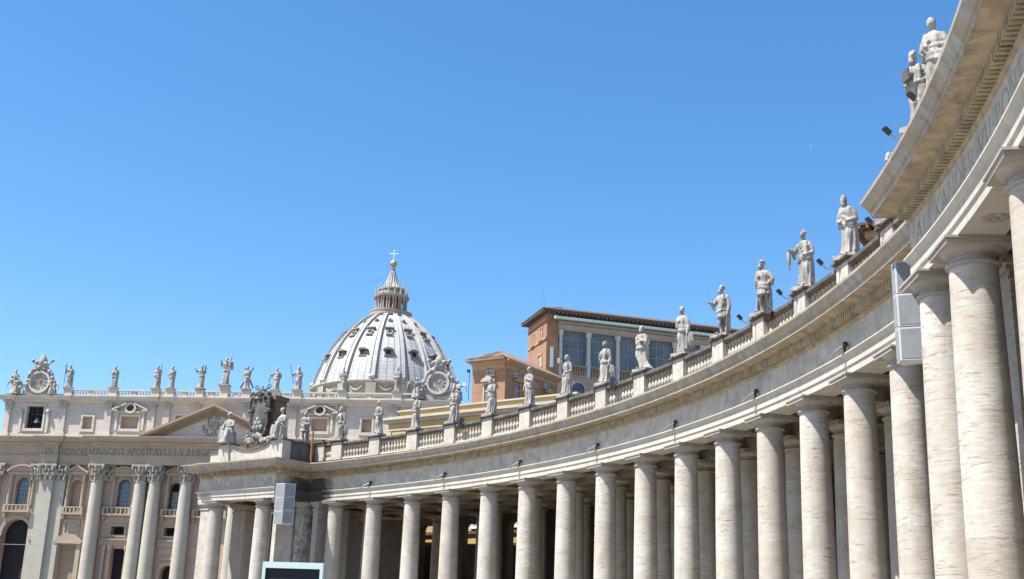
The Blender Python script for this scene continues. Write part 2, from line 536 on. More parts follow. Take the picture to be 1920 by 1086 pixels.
def lead(name, seams):
    """grey lead sheet; standing seams and laps run with the angle round the dome's axis"""
    m, nt, b = new_mat(name)
    tc = nt.nodes.new('ShaderNodeTexCoord')
    sx = nt.nodes.new('ShaderNodeSeparateXYZ')
    nt.links.new(tc.outputs['Object'], sx.inputs[0])
    ang = math_node(nt, 'ARCTAN2', sx.outputs[1], sx.outputs[0])
    v = coords(nt, (1, 1, 0.35), rand=False)
    f = noise(nt, v, 0.35, 8, 0.72)
    col = mix(nt, ramp(nt, f, 0.34, 0.66), (0.38, 0.395, 0.385), (0.26, 0.275, 0.28))
    if seams:
        a = math_node(nt, 'FRACT', math_node(nt, 'ADD', math_node(nt, 'MULTIPLY', ang, 16 * 4 / (2 * PI)), 40.5))
        line = math_node(nt, 'LESS_THAN', math_node(nt, 'ABSOLUTE', math_node(nt, 'SUBTRACT', a, 0.5)), 0.06)
        zf = math_node(nt, 'FRACT', math_node(nt, 'MULTIPLY', sx.outputs[2], 0.75))
        lap = math_node(nt, 'MULTIPLY', math_node(nt, 'LESS_THAN', zf, 0.12), 0.6)
        col = mix(nt, math_node(nt, 'MAXIMUM', math_node(nt, 'MULTIPLY', line, 1.0), lap), col, (0.13, 0.14, 0.155))
    nt.links.new(col, b.inputs['Base Color'])
    b.inputs['Roughness'].default_value = 0.6
    b.inputs['Metallic'].default_value = 0.0
    return m


M['lead'] = lead('lead_sheet', True)
M['cabinet'] = plain('grey_cabinet', (0.56, 0.58, 0.58), 0.7, 0.0, var=0.08)
M['leadrib'] = stone('lead_covered_rib', (0.58, 0.57, 0.535), (0.46, 0.45, 0.415), (0.32, 0.305, 0.27), bed=(1, 1, 2), bs=0.5, bl_amt=0.5, bump=0.1)
M['dormer'] = stone('dark_dormer_stone', (0.34, 0.30, 0.25), (0.25, 0.22, 0.18), (0.15, 0.13, 0.11), bs=0.7, bl_amt=0.5, bump=0.15)
M['domestone'] = stone('dome_travertine', (0.50, 0.46, 0.39), (0.40, 0.36, 0.30), (0.30, 0.26, 0.21), bs=0.5, bl_amt=0.5, streak=0.3, bump=0.15)
M['lantred'] = plain('reddish_lantern_wall', (0.30, 0.13, 0.085), 0.8)


def cobbles():
    m, nt, b = new_mat('basalt_cobbles')
    v = coords(nt, rand=False)
    vo = nt.nodes.new('ShaderNodeTexVoronoi')
    vo.inputs['Scale'].default_value = 8.0
    nt.links.new(v, vo.inputs['Vector'])
    f = noise(nt, v, 0.6, 5)
    col = mix(nt, ramp(nt, f, 0.3, 0.7), (0.19, 0.172, 0.148), (0.27, 0.245, 0.212))
    col = mix(nt, ramp(nt, vo.outputs['Distance'], 0.35, 0.6, 0, 0.6), col, (0.07, 0.065, 0.06))
    nt.links.new(col, b.inputs['Base Color'])
    b.inputs['Roughness'].default_value = 0.7
    return m


M['cobbles'] = cobbles()

# ------------------------------------------------------------------ plan of the colonnade (metres)
CX, CY, RR = -70.8306, 40.9060, 86.7413     # centre and radius of the front row's axis
T0, DT = 0.699565, 0.0579468                # angle of the first column, angle between columns


def tt(i): return T0 + DT * i


def pol(i, d, z=0.0):
    t = tt(i)
    return (CX + (RR + d) * math.sin(t), CY + (RR + d) * math.cos(t), z)


def frame_at(i):
    """(tangent, outward) unit vectors; a thing's local -Y looks to the middle of the square"""
    t = tt(i)
    return np.array([math.cos(t), -math.sin(t), 0]), np.array([math.sin(t), math.cos(t), 0])


def arc(i0, i1, d, step=0.1):
    n = max(2, int(abs(i1 - i0) / step) + 1)
    return [np.array(pol(i, d)[:2]) for i in np.linspace(i0, i1, n)]


def sweep(mb, path, prof, flip=False, closed=False):
    """profile [(offset towards the viewer, z)] along a plan path with mitred corners"""
    P = [path[0]]
    for p in path[1:]:
        if np.linalg.norm(p - P[-1]) > 1e-4: P.append(p)
    n = len(P)
    rows = []
    for i in range(n):
        a = P[i] - P[i - 1] if i > 0 else P[1] - P[0]
        b = P[i + 1] - P[i] if i < n - 1 else P[-1] - P[-2]
        a, b = a / np.linalg.norm(a), b / np.linalg.norm(b)
        na, nb = np.array([a[1], -a[0]]), np.array([b[1], -b[0]])
        m = na + nb
        m = m / (m @ na) if abs(m @ na) > 0.2 else na
        rows.append([(P[i][0] + m[0] * o, P[i][1] + m[1] * o, z) for o, z in prof])
    mb.grid(rows)
    for r in (rows[0], rows[-1]):
        k = len(mb.v)
        mb.add(r, [tuple(range(len(r)))])
    return mb

# ------------------------------------------------------------------ ground
g = MB()
g.add([(-3000, -1500, 0), (3000, -1500, 0), (3000, 4500, 0), (-3000, 4500, 0)], [(0, 1, 2, 3)])
tag(mk('ground', g, M['cobbles']), 'square paved with dark cobbles', kind='structure')

# ------------------------------------------------------------------ colonnade
colonnade = thing('colonnade', 'curved travertine colonnade of giant columns under a balustrade with statues', 'colonnade', pol(7, 0))

FR = 0.66       # column neck radius: the frieze stands over it
Z_NECK, Z_ARCH, Z_FRZ, Z_COR = 12.58, 13.28, 14.24, 15.35
PATH = ([np.array(pol(-2.75, 6)[:2]), np.array(pol(-2.75, -4.25)[:2]), np.array(pol(-2.3, -4.25)[:2])]
        + arc(-2.3, -0.6, -4.7, 0.17) + arc(-0.6, 15.8, -FR) + arc(15.8, 23.5, -2.72))
sweep_arch = [(-1.32, 13.28), (0.0, 13.28), (0.0, 13.60), (0.06, 13.63), (0.06, 13.96), (0.11, 13.99), (0.14, 14.06), (0.22, 14.13), (0.22, 14.19), (0.0, 14.25)]
arch_part = mk('architrave', sweep(MB(), PATH, sweep_arch), M['fascia'], colonnade)
frieze_part = mk('frieze', sweep(MB(), PATH, [(0.0, 14.24), (0.004, 14.8), (0.0, 15.36)]), M['frieze'], colonnade)
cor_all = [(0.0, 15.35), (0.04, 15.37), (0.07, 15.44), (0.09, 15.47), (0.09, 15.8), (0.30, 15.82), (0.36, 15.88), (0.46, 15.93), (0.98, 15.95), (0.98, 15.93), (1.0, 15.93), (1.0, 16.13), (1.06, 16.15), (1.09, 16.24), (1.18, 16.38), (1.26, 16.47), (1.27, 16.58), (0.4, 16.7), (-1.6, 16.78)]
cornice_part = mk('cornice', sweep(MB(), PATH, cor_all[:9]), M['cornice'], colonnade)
mk('cymatium', sweep(MB(), PATH, [(0.98, 15.951)] + cor_all[9:]), M['cyma'], colonnade)


def dentils(path, pitch=0.30, w=0.155, o0=0.08, o1=0.40, z0=15.49, z1=15.795, margin=0.2):
    mb = MB()
    for i in range(len(path) - 1):
        a, b = path[i], path[i + 1]
        L = np.linalg.norm(b - a)
        if L < 0.3: continue
        d = (b - a) / L
        nrm = np.array([d[1], -d[0]])
        k = max(1, int(round(L / pitch)))
        for j in range(k):
            p = a + d * (L * (j + 0.5) / k)
            c = p + nrm * (o0 + o1) / 2
            mb.box((c[0], c[1], (z0 + z1) / 2), (w / 2, (o1 - o0) / 2, (z1 - z0) / 2), [(d[0], d[1], 0), (nrm[0], nrm[1], 0), (0, 0, 1)])
    return mb


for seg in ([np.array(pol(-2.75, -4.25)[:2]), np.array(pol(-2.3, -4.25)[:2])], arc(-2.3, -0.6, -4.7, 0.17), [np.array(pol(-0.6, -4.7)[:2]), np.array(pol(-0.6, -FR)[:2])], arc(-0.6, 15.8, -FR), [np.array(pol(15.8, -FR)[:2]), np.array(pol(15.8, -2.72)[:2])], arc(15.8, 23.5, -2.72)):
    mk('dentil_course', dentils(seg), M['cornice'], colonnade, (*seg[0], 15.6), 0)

# columns: shaft, with capital and base below it as sub-parts
shaft_prof = [(0.79, 0.95), (0.775, 1.05)]
for k in range(13):
    s = k / 12.0
    shaft_prof.append((0.75 - 0.09 * s ** 1.7 + 0.012 * math.sin(PI * s), 1.1 + (12.55 - 1.1) * s))
sh = MB().lathe(shaft_prof, 48)
shaft_me = mesh_of('column', sh, M['shaft'], 40)
cap = MB()
cap.lathe([(0.66, 12.55), (0.735, 12.57), (0.76, 12.62), (0.735, 12.67), (0.66, 12.69), (0.655, 12.82), (0.70, 12.83), (0.70, 12.86), (0.73, 12.87), (0.73, 12.9), (0.80, 12.95), (0.88, 13.0), (0.91, 13.06)], 40)
cap.box((0, 0, 13.135), (0.95, 0.95, 0.075))
cap.box((0, 0, 13.242), (1.0, 1.0, 0.036))
capital_me = mesh_of('capital', cap, M['capital'], 40)
bs_ = MB()
bs_.box((0, 0, 0.62), (1.05, 1.05, 0.14))
bs_.lathe([(0.98, 0.76), (1.04, 0.82), (0.98, 0.9), (0.82, 0.96)], 32)
base_me = mesh_of('base', bs_, M['capital'], 40)


def column(i, d, k=1.0):
    x, y, _ = pol(i, d)
    c = link('column', shaft_me, (x, y, 0), colonnade, -tt(i))
    c.scale = (k, k, 1)
    for nm, me in (('capital', capital_me), ('base', base_me)):
        link(nm, me, (0, 0, 0), c, 0, True)
    return c


for i in range(0, 15): column(i, 0)
for i in range(0, 15): column(i, 4.35)
for i in range(0, 15): column(i, 9.4, 1.03)
for i in range(0, 15): column(i, 13.6, 1.06)
for i in (15.94, 16.6, 17.9, 18.9): column(i, -2.06, 1.04)
for i in (-1.02, -2.28): column(i, -4.04)


def pier(i, d, hw, hd, name='pilaster', mat='shaft'):
    """square pier with its own capital mouldings"""
    T, Nn = frame_at(i)
    x, y, _ = pol(i, d)
    mb = MB()
    for (a, z0, z1) in ((0, 0.5, 12.55), (0.08, 12.55, 12.68), (0.0, 12.68, 12.86), (0.12, 12.86, 13.02), (0.24, 13.02, 13.275), (0.18, 0.49, 0.95)):
        mb.box((x, y, (z0 + z1) / 2), (hw + a, hd + a, (z1 - z0) / 2), [T, Nn, (0, 0, 1)])
    return mk(name, mb, M[mat], colonnade, (x, y, 0), 0)


for (i, d, hw, hd) in ((15.55, 0.1, 0.7, 0.7), (16.28, -0.1, 0.62, 0.62), (17.2, -0.1, 0.62, 0.62), (18.2, -0.1, 0.7, 0.7), (16.28, 4.35, 0.7, 0.7), (17.2, 4.35, 0.7, 0.7), (18.2, 4.35, 0.7, 0.7), (-1.05, -0.2, 0.8, 0.8), (-2.3, -0.2, 0.8, 0.8), (-1.75, 3.6, 1.2, 0.7), (-2.55, -3.6, 0.5, 0.6), (-1.2, 6.5, 2.0, 0.7)):
    pier(i, d, hw, hd)
tag(pier(-0.74, -0.2, 0.5, 0.7, 'stained_pilaster', 'stained'), 'travertine pilaster streaked black beside the corner')
pier(-0.66, -3.6, 0.2, 0.5, 'pilaster')
pier(-0.42, 0.1, 0.3, 0.6, 'pilaster')

# ceiling with its beams, roof, added dark back wall, steps
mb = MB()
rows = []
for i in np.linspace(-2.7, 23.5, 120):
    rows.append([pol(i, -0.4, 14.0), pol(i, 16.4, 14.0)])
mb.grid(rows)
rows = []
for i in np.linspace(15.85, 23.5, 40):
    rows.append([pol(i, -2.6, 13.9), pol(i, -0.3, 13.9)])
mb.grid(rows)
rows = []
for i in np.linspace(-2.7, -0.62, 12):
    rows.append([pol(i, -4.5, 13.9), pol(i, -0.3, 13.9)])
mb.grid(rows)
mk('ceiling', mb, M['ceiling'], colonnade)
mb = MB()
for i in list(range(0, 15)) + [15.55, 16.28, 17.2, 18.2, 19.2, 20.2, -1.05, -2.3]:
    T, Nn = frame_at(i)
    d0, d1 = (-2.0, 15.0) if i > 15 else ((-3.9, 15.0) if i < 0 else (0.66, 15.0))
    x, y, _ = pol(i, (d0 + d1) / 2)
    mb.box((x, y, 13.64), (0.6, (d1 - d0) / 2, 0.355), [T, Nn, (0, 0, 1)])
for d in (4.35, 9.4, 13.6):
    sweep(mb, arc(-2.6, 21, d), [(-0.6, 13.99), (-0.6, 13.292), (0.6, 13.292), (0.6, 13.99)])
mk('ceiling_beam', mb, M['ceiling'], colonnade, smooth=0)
mb = MB()
rows = [[pol(i, -1.2, 16.80), pol(i, 7.5, 18.0), pol(i, 17.3, 16.6)] for i in np.linspace(-2.7, 23.5, 120)]
mb.grid(rows)
mk('roof', mb, M['roof'], colonnade)
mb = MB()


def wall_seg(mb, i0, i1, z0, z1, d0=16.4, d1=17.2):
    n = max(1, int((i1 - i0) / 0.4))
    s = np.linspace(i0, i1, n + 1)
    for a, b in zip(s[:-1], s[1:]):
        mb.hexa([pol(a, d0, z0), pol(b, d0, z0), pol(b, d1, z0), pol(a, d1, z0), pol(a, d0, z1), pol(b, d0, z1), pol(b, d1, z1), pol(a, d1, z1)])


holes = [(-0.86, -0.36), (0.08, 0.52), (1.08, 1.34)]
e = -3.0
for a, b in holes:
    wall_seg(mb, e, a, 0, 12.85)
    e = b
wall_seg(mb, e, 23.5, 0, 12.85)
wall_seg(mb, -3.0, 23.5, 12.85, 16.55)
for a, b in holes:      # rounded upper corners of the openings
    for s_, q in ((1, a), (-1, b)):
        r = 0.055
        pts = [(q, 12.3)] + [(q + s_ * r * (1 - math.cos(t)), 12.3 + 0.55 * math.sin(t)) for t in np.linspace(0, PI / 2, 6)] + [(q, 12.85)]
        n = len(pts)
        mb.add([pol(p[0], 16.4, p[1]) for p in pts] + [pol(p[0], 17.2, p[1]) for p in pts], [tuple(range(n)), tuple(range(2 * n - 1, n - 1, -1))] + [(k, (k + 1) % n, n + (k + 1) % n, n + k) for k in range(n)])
mk('shade_fill_wall', mb, M['inner'], colonnade, smooth=0)  # added wall that blocks the sky and fills the back with darkness
mb = MB()
for k in range(3):
    dd = -1.4 - 0.4 * (3 - k)
    rows = [[pol(i, dd - (2.1 if i > 15.5 else 3.6 if i < -0.6 else 0), 0.0), pol(i, dd - (2.1 if i > 15.5 else 3.6 if i < -0.6 else 0), 0.16 * (k + 1)), pol(i, 17.2, 0.16 * (k + 1))] for i in list(np.linspace(-2.9, -0.62, 12)) + list(np.linspace(-0.58, 15.45, 80)) + list(np.linspace(15.55, 23, 30))]
    mb.grid(rows)
mk('step', mb, M['fascia'], colonnade, smooth=0)

# balustrade: pedestals, rails, balusters (one turned shape, copied)
PED_D = -0.15   # centre line of the balustrade


def pedestal(i, d, hw=0.66, hd=0.36, z0=16.6, z1=18.49, name='pedestal'):
    T, Nn = frame_at(i)
    x, y, _ = pol(i, d)
    A = [T, Nn, (0, 0, 1)]
    mb = MB()
    mb.box((x, y, (z0 + z1) / 2), (hw, hd, (z1 - z0) / 2), A)
    mb.box((x, y, z0 + 0.32), (hw + 0.07, hd + 0.07, 0.32), A)
    fx, fy, _ = pol(i, d - hd - 0.012)
    mb2 = MB()
    mb2.box((x, y, z1 + 0.05), (hw + 0.08, hd + 0.08, 0.05), A)
    mb2.box((x, y, z1 + 0.145), (hw + 0.18, hd + 0.18, 0.045), A)
    p = mk(name, mb, M['pedestal'], colonnade, (x, y, z0), 0)
    mk('coping', mb2, M['coping'], p, None, 0)
    return p


peds = list(range(0, 15)) + [15.0]
peds = [-0.46] + list(range(0, 15))
for i in peds: pedestal(i, PED_D)
pav_peds = [15.8, 16.26, 17.2, 18.2, 19.2]
for i in pav_peds: pedestal(i, -2.1, 0.6, 0.4)

bal_prof = [(0.13, 17.2), (0.13, 17.33), (0.075, 17.36), (0.07, 17.42), (0.115, 17.5), (0.15, 17.64), (0.15, 17.74), (0.105, 17.92), (0.07, 18.08), (0.06, 18.14), (0.10, 18.17), (0.10, 18.2), (0.075, 18.23), (0.125, 18.26), (0.125, 18.36)]
bal_prof = [(r * 1.08, 17.12 + (z - 17.2) * 0.915) for r, z in bal_prof]
bal_me = mesh_of('baluster', MB().lathe([(r, z - 17.2) for r, z in bal_prof], 12), M['pedestal'], 40)
NB = 9
bays = [(peds[k], peds[k + 1]) for k in range(len(peds) - 1)] + [(14, 15.3)]
rest = MB()
for n_, (a, b) in enumerate(bays):
    a2, b2 = a + 0.145, b - 0.145
    mbt, mbb = MB(), MB()
    path = arc(a2, b2, PED_D, 0.12)
    sweep(mbt, path, [(a_, b_ - 0.19) for a_, b_ in [(-0.26, 18.36), (0.26, 18.36), (0.26, 18.44), (0.36, 18.5), (0.36, 18.66), (0.3, 18.7), (-0.3, 18.7), (-0.36, 18.66), (-0.36, 18.5), (-0.26, 18.44), (-0.26, 18.36)]])
    sweep(mbb, path, [(-0.28, 16.6), (0.28, 16.6), (0.28, 17.05), (0.2, 17.12), (-0.2, 17.12), (-0.28, 17.05), (-0.28, 16.6)])
    x, y, _ = pol((a + b) / 2, PED_D)
    br = mk('rail', mbt, M['coping'], colonnade, (x, y, 17.2), 30)
    mk('plinth_rail', mbb, M['pedestal'], br, None, 30)
    cnt = NB if b - a > 0.9 else 4
    for j in range(cnt):
        q = a2 + (b2 - a2) * (j + 0.5) / cnt
        px, py, _ = pol(q, PED_D)
        if n_ >= 4:
            o = link('baluster', bal_me, (px - x, py - y, 0), br, -tt(q), True)
        else:
            rest.lathe(bal_prof, 10, (px, py, 0))
tag(mk('balusters', rest, M['pedestal'], colonnade, smooth=40), None, None, None, 'stuff')
mb = MB()
sweep(mb, arc(15.9, 23, -2.1), [(-0.3, 16.6), (0.3, 16.6), (0.3, 18.4), (0.4, 18.5), (0.4, 18.7), (-0.4, 18.7), (-0.3, 16.6)])
mk('pavilion_parapet', mb, M['pedestal'], colonnade)

# parapet of the end pavilion: two end blocks, a hollow-topped wall between them, a return on the right painted dark for its shaded side
mb, mc = MB(), MB()
for (a, b, zt) in ((-2.26, -1.98, 18.35), (-0.86, -0.52, 18.35)):
    T, Nn = frame_at((a + b) / 2)
    x, y, _ = pol((a + b) / 2, -4.1)
    hw = (b - a) / 2 * DT * (RR - 4.1)
    mb.box((x, y, (16.6 + zt) / 2), (hw, 0.5, (zt - 16.6) / 2), [T, Nn, (0, 0, 1)])
    mc.box((x, y, zt + 0.07), (hw + 0.16, 0.66, 0.07), [T, Nn, (0, 0, 1)])
sl_ = np.linspace(-1.98, -0.86, 15)
for a, b in zip(sl_[:-1], sl_[1:]):
    za = 17.72 + 0.6 * ((a + 1.42) / 0.56) ** 2
    zb = 17.72 + 0.6 * ((b + 1.42) / 0.56) ** 2
    mb.hexa([pol(a, -4.45, 16.6), pol(b, -4.45, 16.6), pol(b, -3.7, 16.6), pol(a, -3.7, 16.6), pol(a, -4.45, za), pol(b, -4.45, zb), pol(b, -3.7, zb), pol(a, -3.7, za)])
    mc.hexa([pol(a, -4.6, za + .004), pol(b, -4.6, zb + .004), pol(b, -3.6, zb + .004), pol(a, -3.6, za + .004), pol(a, -4.6, za + .13), pol(b, -4.6, zb + .13), pol(b, -3.6, zb + .13), pol(a, -3.6, za + .13)])
T, Nn = frame_at(-2.42)
x, y, _ = pol(-2.42, -3.8)
mb.box((x, y, 17.2), (0.55, 0.45, 0.6), [T, Nn, (0, 0, 1)])
mc.box((x, y, 17.87), (0.68, 0.58, 0.06), [T, Nn, (0, 0, 1)])
par = mk('parapet', mb, M['pedestal'], colonnade, smooth=0)
mk('coping', mc, M['coping'], par, smooth=0)
mb, mc = MB(), MB()
T, Nn = frame_at(-0.55)
x, y, _ = pol(-0.6, -2.1)
mb.box((x, y, 17.45), (0.32, 1.5, 0.85), [T, Nn, (0, 0, 1)])
mc.box((x, y, 18.37), (0.46, 1.48, 0.07), [T, Nn, (0, 0, 1)])
rp = mk('side_parapet', mb, M['grime_and_shade'], colonnade, smooth=0)
mk('coping', mc, M['coping'], rp, smooth=0)
# rusty rain pipe in the corner
x, y, _ = pol(-0.42, -1.55)
mk('rain_pipe', MB().tube([(x, y, 16.6), (x, y, 19.6)], 0.09, 10), M['rust'], colonnade, (x, y, 16.6))

# ---- cut lettering
def q2(cx_, cy_, rx, ry, a0, a1, n=10, w0=0.13, w1=0.13):
    A = np.linspace(math.radians(a0), math.radians(a1), n)
    return [(cx_ + rx * math.cos(a), cy_ + ry * math.sin(a)) for a in A]


THK, THN = 0.15, 0.08
GL = {  # width, strokes (points, thickness), serifs (x, y)
    'A': (0.86, [([(0.08, 0), (0.43, 1)], THN), ([(0.43, 1), (0.78, 0)], THK), ([(0.2, 0.34), (0.66, 0.34)], THN)], [(0.08, 0), (0.78, 0)]),
    'L': (0.62, [([(0.14, 0), (0.14, 1)], THK), ([(0.14, 0.03), (0.56, 0.03)], THN), ([(0.56, 0), (0.56, 0.18)], THN)], [(0.14, 1)]),
    'E': (0.66, [([(0.14, 0), (0.14, 1)], THK), ([(0.14, 0.03), (0.56, 0.03)], THN), ([(0.14, 0.52), (0.5, 0.52)], THN), ([(0.14, 0.97), (0.54, 0.97)], THN)], []),
    'X': (0.84, [([(0.1, 1), (0.74, 0)], THK), ([(0.1, 0), (0.72, 1)], THN)], [(0.1, 0), (0.74, 0), (0.1, 1), (0.72, 1)]),
    'N': (0.86, [([(0.1, 0), (0.1, 1)], THN), ([(0.1, 1), (0.74, 0)], THK), ([(0.74, 0), (0.74, 1)], THN)], [(0.1, 0), (0.1, 1), (0.74, 1)]),
    'D': (0.86, [([(0.14, 0), (0.14, 1)], THK), ([(0.14, 0.97)] + q2(0.36, 0.5, 0.4, 0.47, 90, -90, 12) + [(0.14, 0.03)], 0.12)], [(0.1, 0), (0.1, 1)]),
    'R': (0.76, [([(0.14, 0), (0.14, 1)], THK), ([(0.14, 0.97)] + q2(0.36, 0.745, 0.23, 0.225, 90, -90, 9) + [(0.14, 0.52)], 0.11), ([(0.36, 0.52), (0.72, 0.0)], THK)], [(0.14, 0), (0.1, 1)]),
    'P': (0.68, [([(0.14, 0), (0.14, 1)], THK), ([(0.14, 0.97)] + q2(0.36, 0.735, 0.24, 0.235, 90, -90, 9) + [(0.14, 0.5)], 0.11)], [(0.14, 0), (0.1, 1)]),
    'B': (0.70, [([(0.14, 0), (0.14, 1)], THK), ([(0.14, 0.97)] + q2(0.34, 0.755, 0.2, 0.215, 90, -90, 9) + [(0.14, 0.54)], 0.10), ([(0.3, 0.54)] + q2(0.36, 0.285, 0.25, 0.255, 90, -90, 9) + [(0.14, 0.03)], 0.11)], [(0.1, 0), (0.1, 1)]),
    'V': (0.84, [([(0.08, 1), (0.42, 0)], THK), ([(0.42, 0), (0.76, 1)], THN)], [(0.08, 1), (0.76, 1)]),
    'I': (0.34, [([(0.17, 0), (0.17, 1)], THK)], [(0.17, 0), (0.17, 1)]),
    'O': (0.98, [(q2(0.49, 0.5, 0.41, 0.47, 0, 360, 22), 0.13)], []),
    'G': (0.94, [(q2(0.5, 0.5, 0.41, 0.47, 48, 350, 16), 0.13), ([(0.86, 0.0), (0.86, 0.45)], THK)], [(0.84, 0.45)]),
    'C': (0.86, [(q2(0.5, 0.5, 0.41, 0.47, 48, 312, 16), 0.13)], []),
    'S': (0.62, [(q2(0.31, 0.745, 0.2, 0.225, 30, 270, 10) + q2(0.31, 0.265, 0.22, 0.235, 90, -150, 10), 0.12)], []),
    'T': (0.74, [([(0.37, 0), (0.37, 1)], THK), ([(0.04, 0.97), (0.70, 0.97)], THN)], [(0.37, 0)]),
    'H': (0.88, [([(0.14, 0), (0.14, 1)], THK), ([(0.74, 0), (0.74, 1)], THK), ([(0.14, 0.52), (0.74, 0.52)], THN)], [(0.14, 0), (0.14, 1), (0.74, 0), (0.74, 1)]),
    'M': (1.02, [([(0.1, 0), (0.16, 1)], THN), ([(0.16, 1), (0.5, 0)], THK), ([(0.5, 0), (0.84, 1)], THN), ([(0.84, 1), (0.92, 0)], THK)], [(0.1, 0), (0.92, 0)]),
    '.': (0.32, [([(0.16, 0.44), (0.16, 0.58)], 0.14)], []),
    ' ': (0.45, [], []),
}


def lettering(text, height, fn, gap=0.1, total=None):
    """fn(x, y, z) puts flat letter coordinates (metres) on the wall"""
    ws = [GL[c][0] + gap for c in text]
    sc_x = height if total is None else total / sum(ws)
    mb = MB()
    x0 = 0.0
    for c, w in zip(text, ws):
        wd, strokes, serifs = GL[c]
        S_ = list(strokes) + [([(sx_ - 0.13, sy_ + (0.025 if sy_ < 0.5 else -0.025)), (sx_ + 0.13, sy_ + (0.025 if sy_ < 0.5 else -0.025))], 0.05) for sx_, sy_ in serifs]
        for pts, th in S_:
            for (a, b) in zip(pts[:-1], pts[1:]):
                a, b = np.array(a), np.array(b)
                d = (b - a) / (np.linalg.norm(b - a) + 1e-9)
                n_ = np.array([-d[1], d[0]]) * th / 2
                a2, b2 = a - d * 0.01, b + d * 0.01
                quad = [a2 - n_, b2 - n_, b2 + n_, a2 + n_]
                mb.hexa([fn((x0 + q[0]) * sc_x, q[1] * height, z) for z in (-0.02, 0.012) for q in quad])
        x0 += w
    return mb


def on_arc(i0, d, z0):
    k = 1.0 / (DT * (RR + d))
    return lambda x, y, z: pol(i0 + x * k, d - z, z0 + y)


mk('inscription', lettering('ALEXANDER.VII.PONT.MAX', 0.66, on_arc(15.93, -2.72, 14.44), total=14.8), M['letter_shade'], colonnade, smooth=0)
mk('inscription', lettering('ALEXAN.VII.P.M', 0.68, on_arc(-2.27, -4.704, 14.45), total=7.6), M['letter_shade'], colonnade, smooth=0)
# carved flower under the pavilion's architrave
x, y, _ = pol(17.1, -2.06)
mb = MB()
for k in range(8):
    a = k * PI / 4
    mb.ball((x + 0.24 * math.cos(a), y + 0.24 * math.sin(a), 13.275), (0.15, 0.15, 0.05), 8, 5)
mb.ball((x, y, 13.27), (0.12, 0.12, 0.08), 8, 5)
mk('carved_rosette', mb, M['capital'], colonnade, (x, y, 13.27))

# ------------------------------------------------------------------ carved figures
BZ = [0, .12, .4, .8, 1.2, 1.5, 1.68, 1.9, 2.12, 2.3, 2.42, 2.5]
BX = [.50, .47, .43, .41, .43, .43, .37, .385, .43, .43, .30, .14]
BY = [.40, .37, .33, .31, .32, .30, .26, .27, .29, .26, .20, .13]


def ridge(x):
    return 2.2 * np.abs(np.sin(x)) ** 0.8 - 1.3


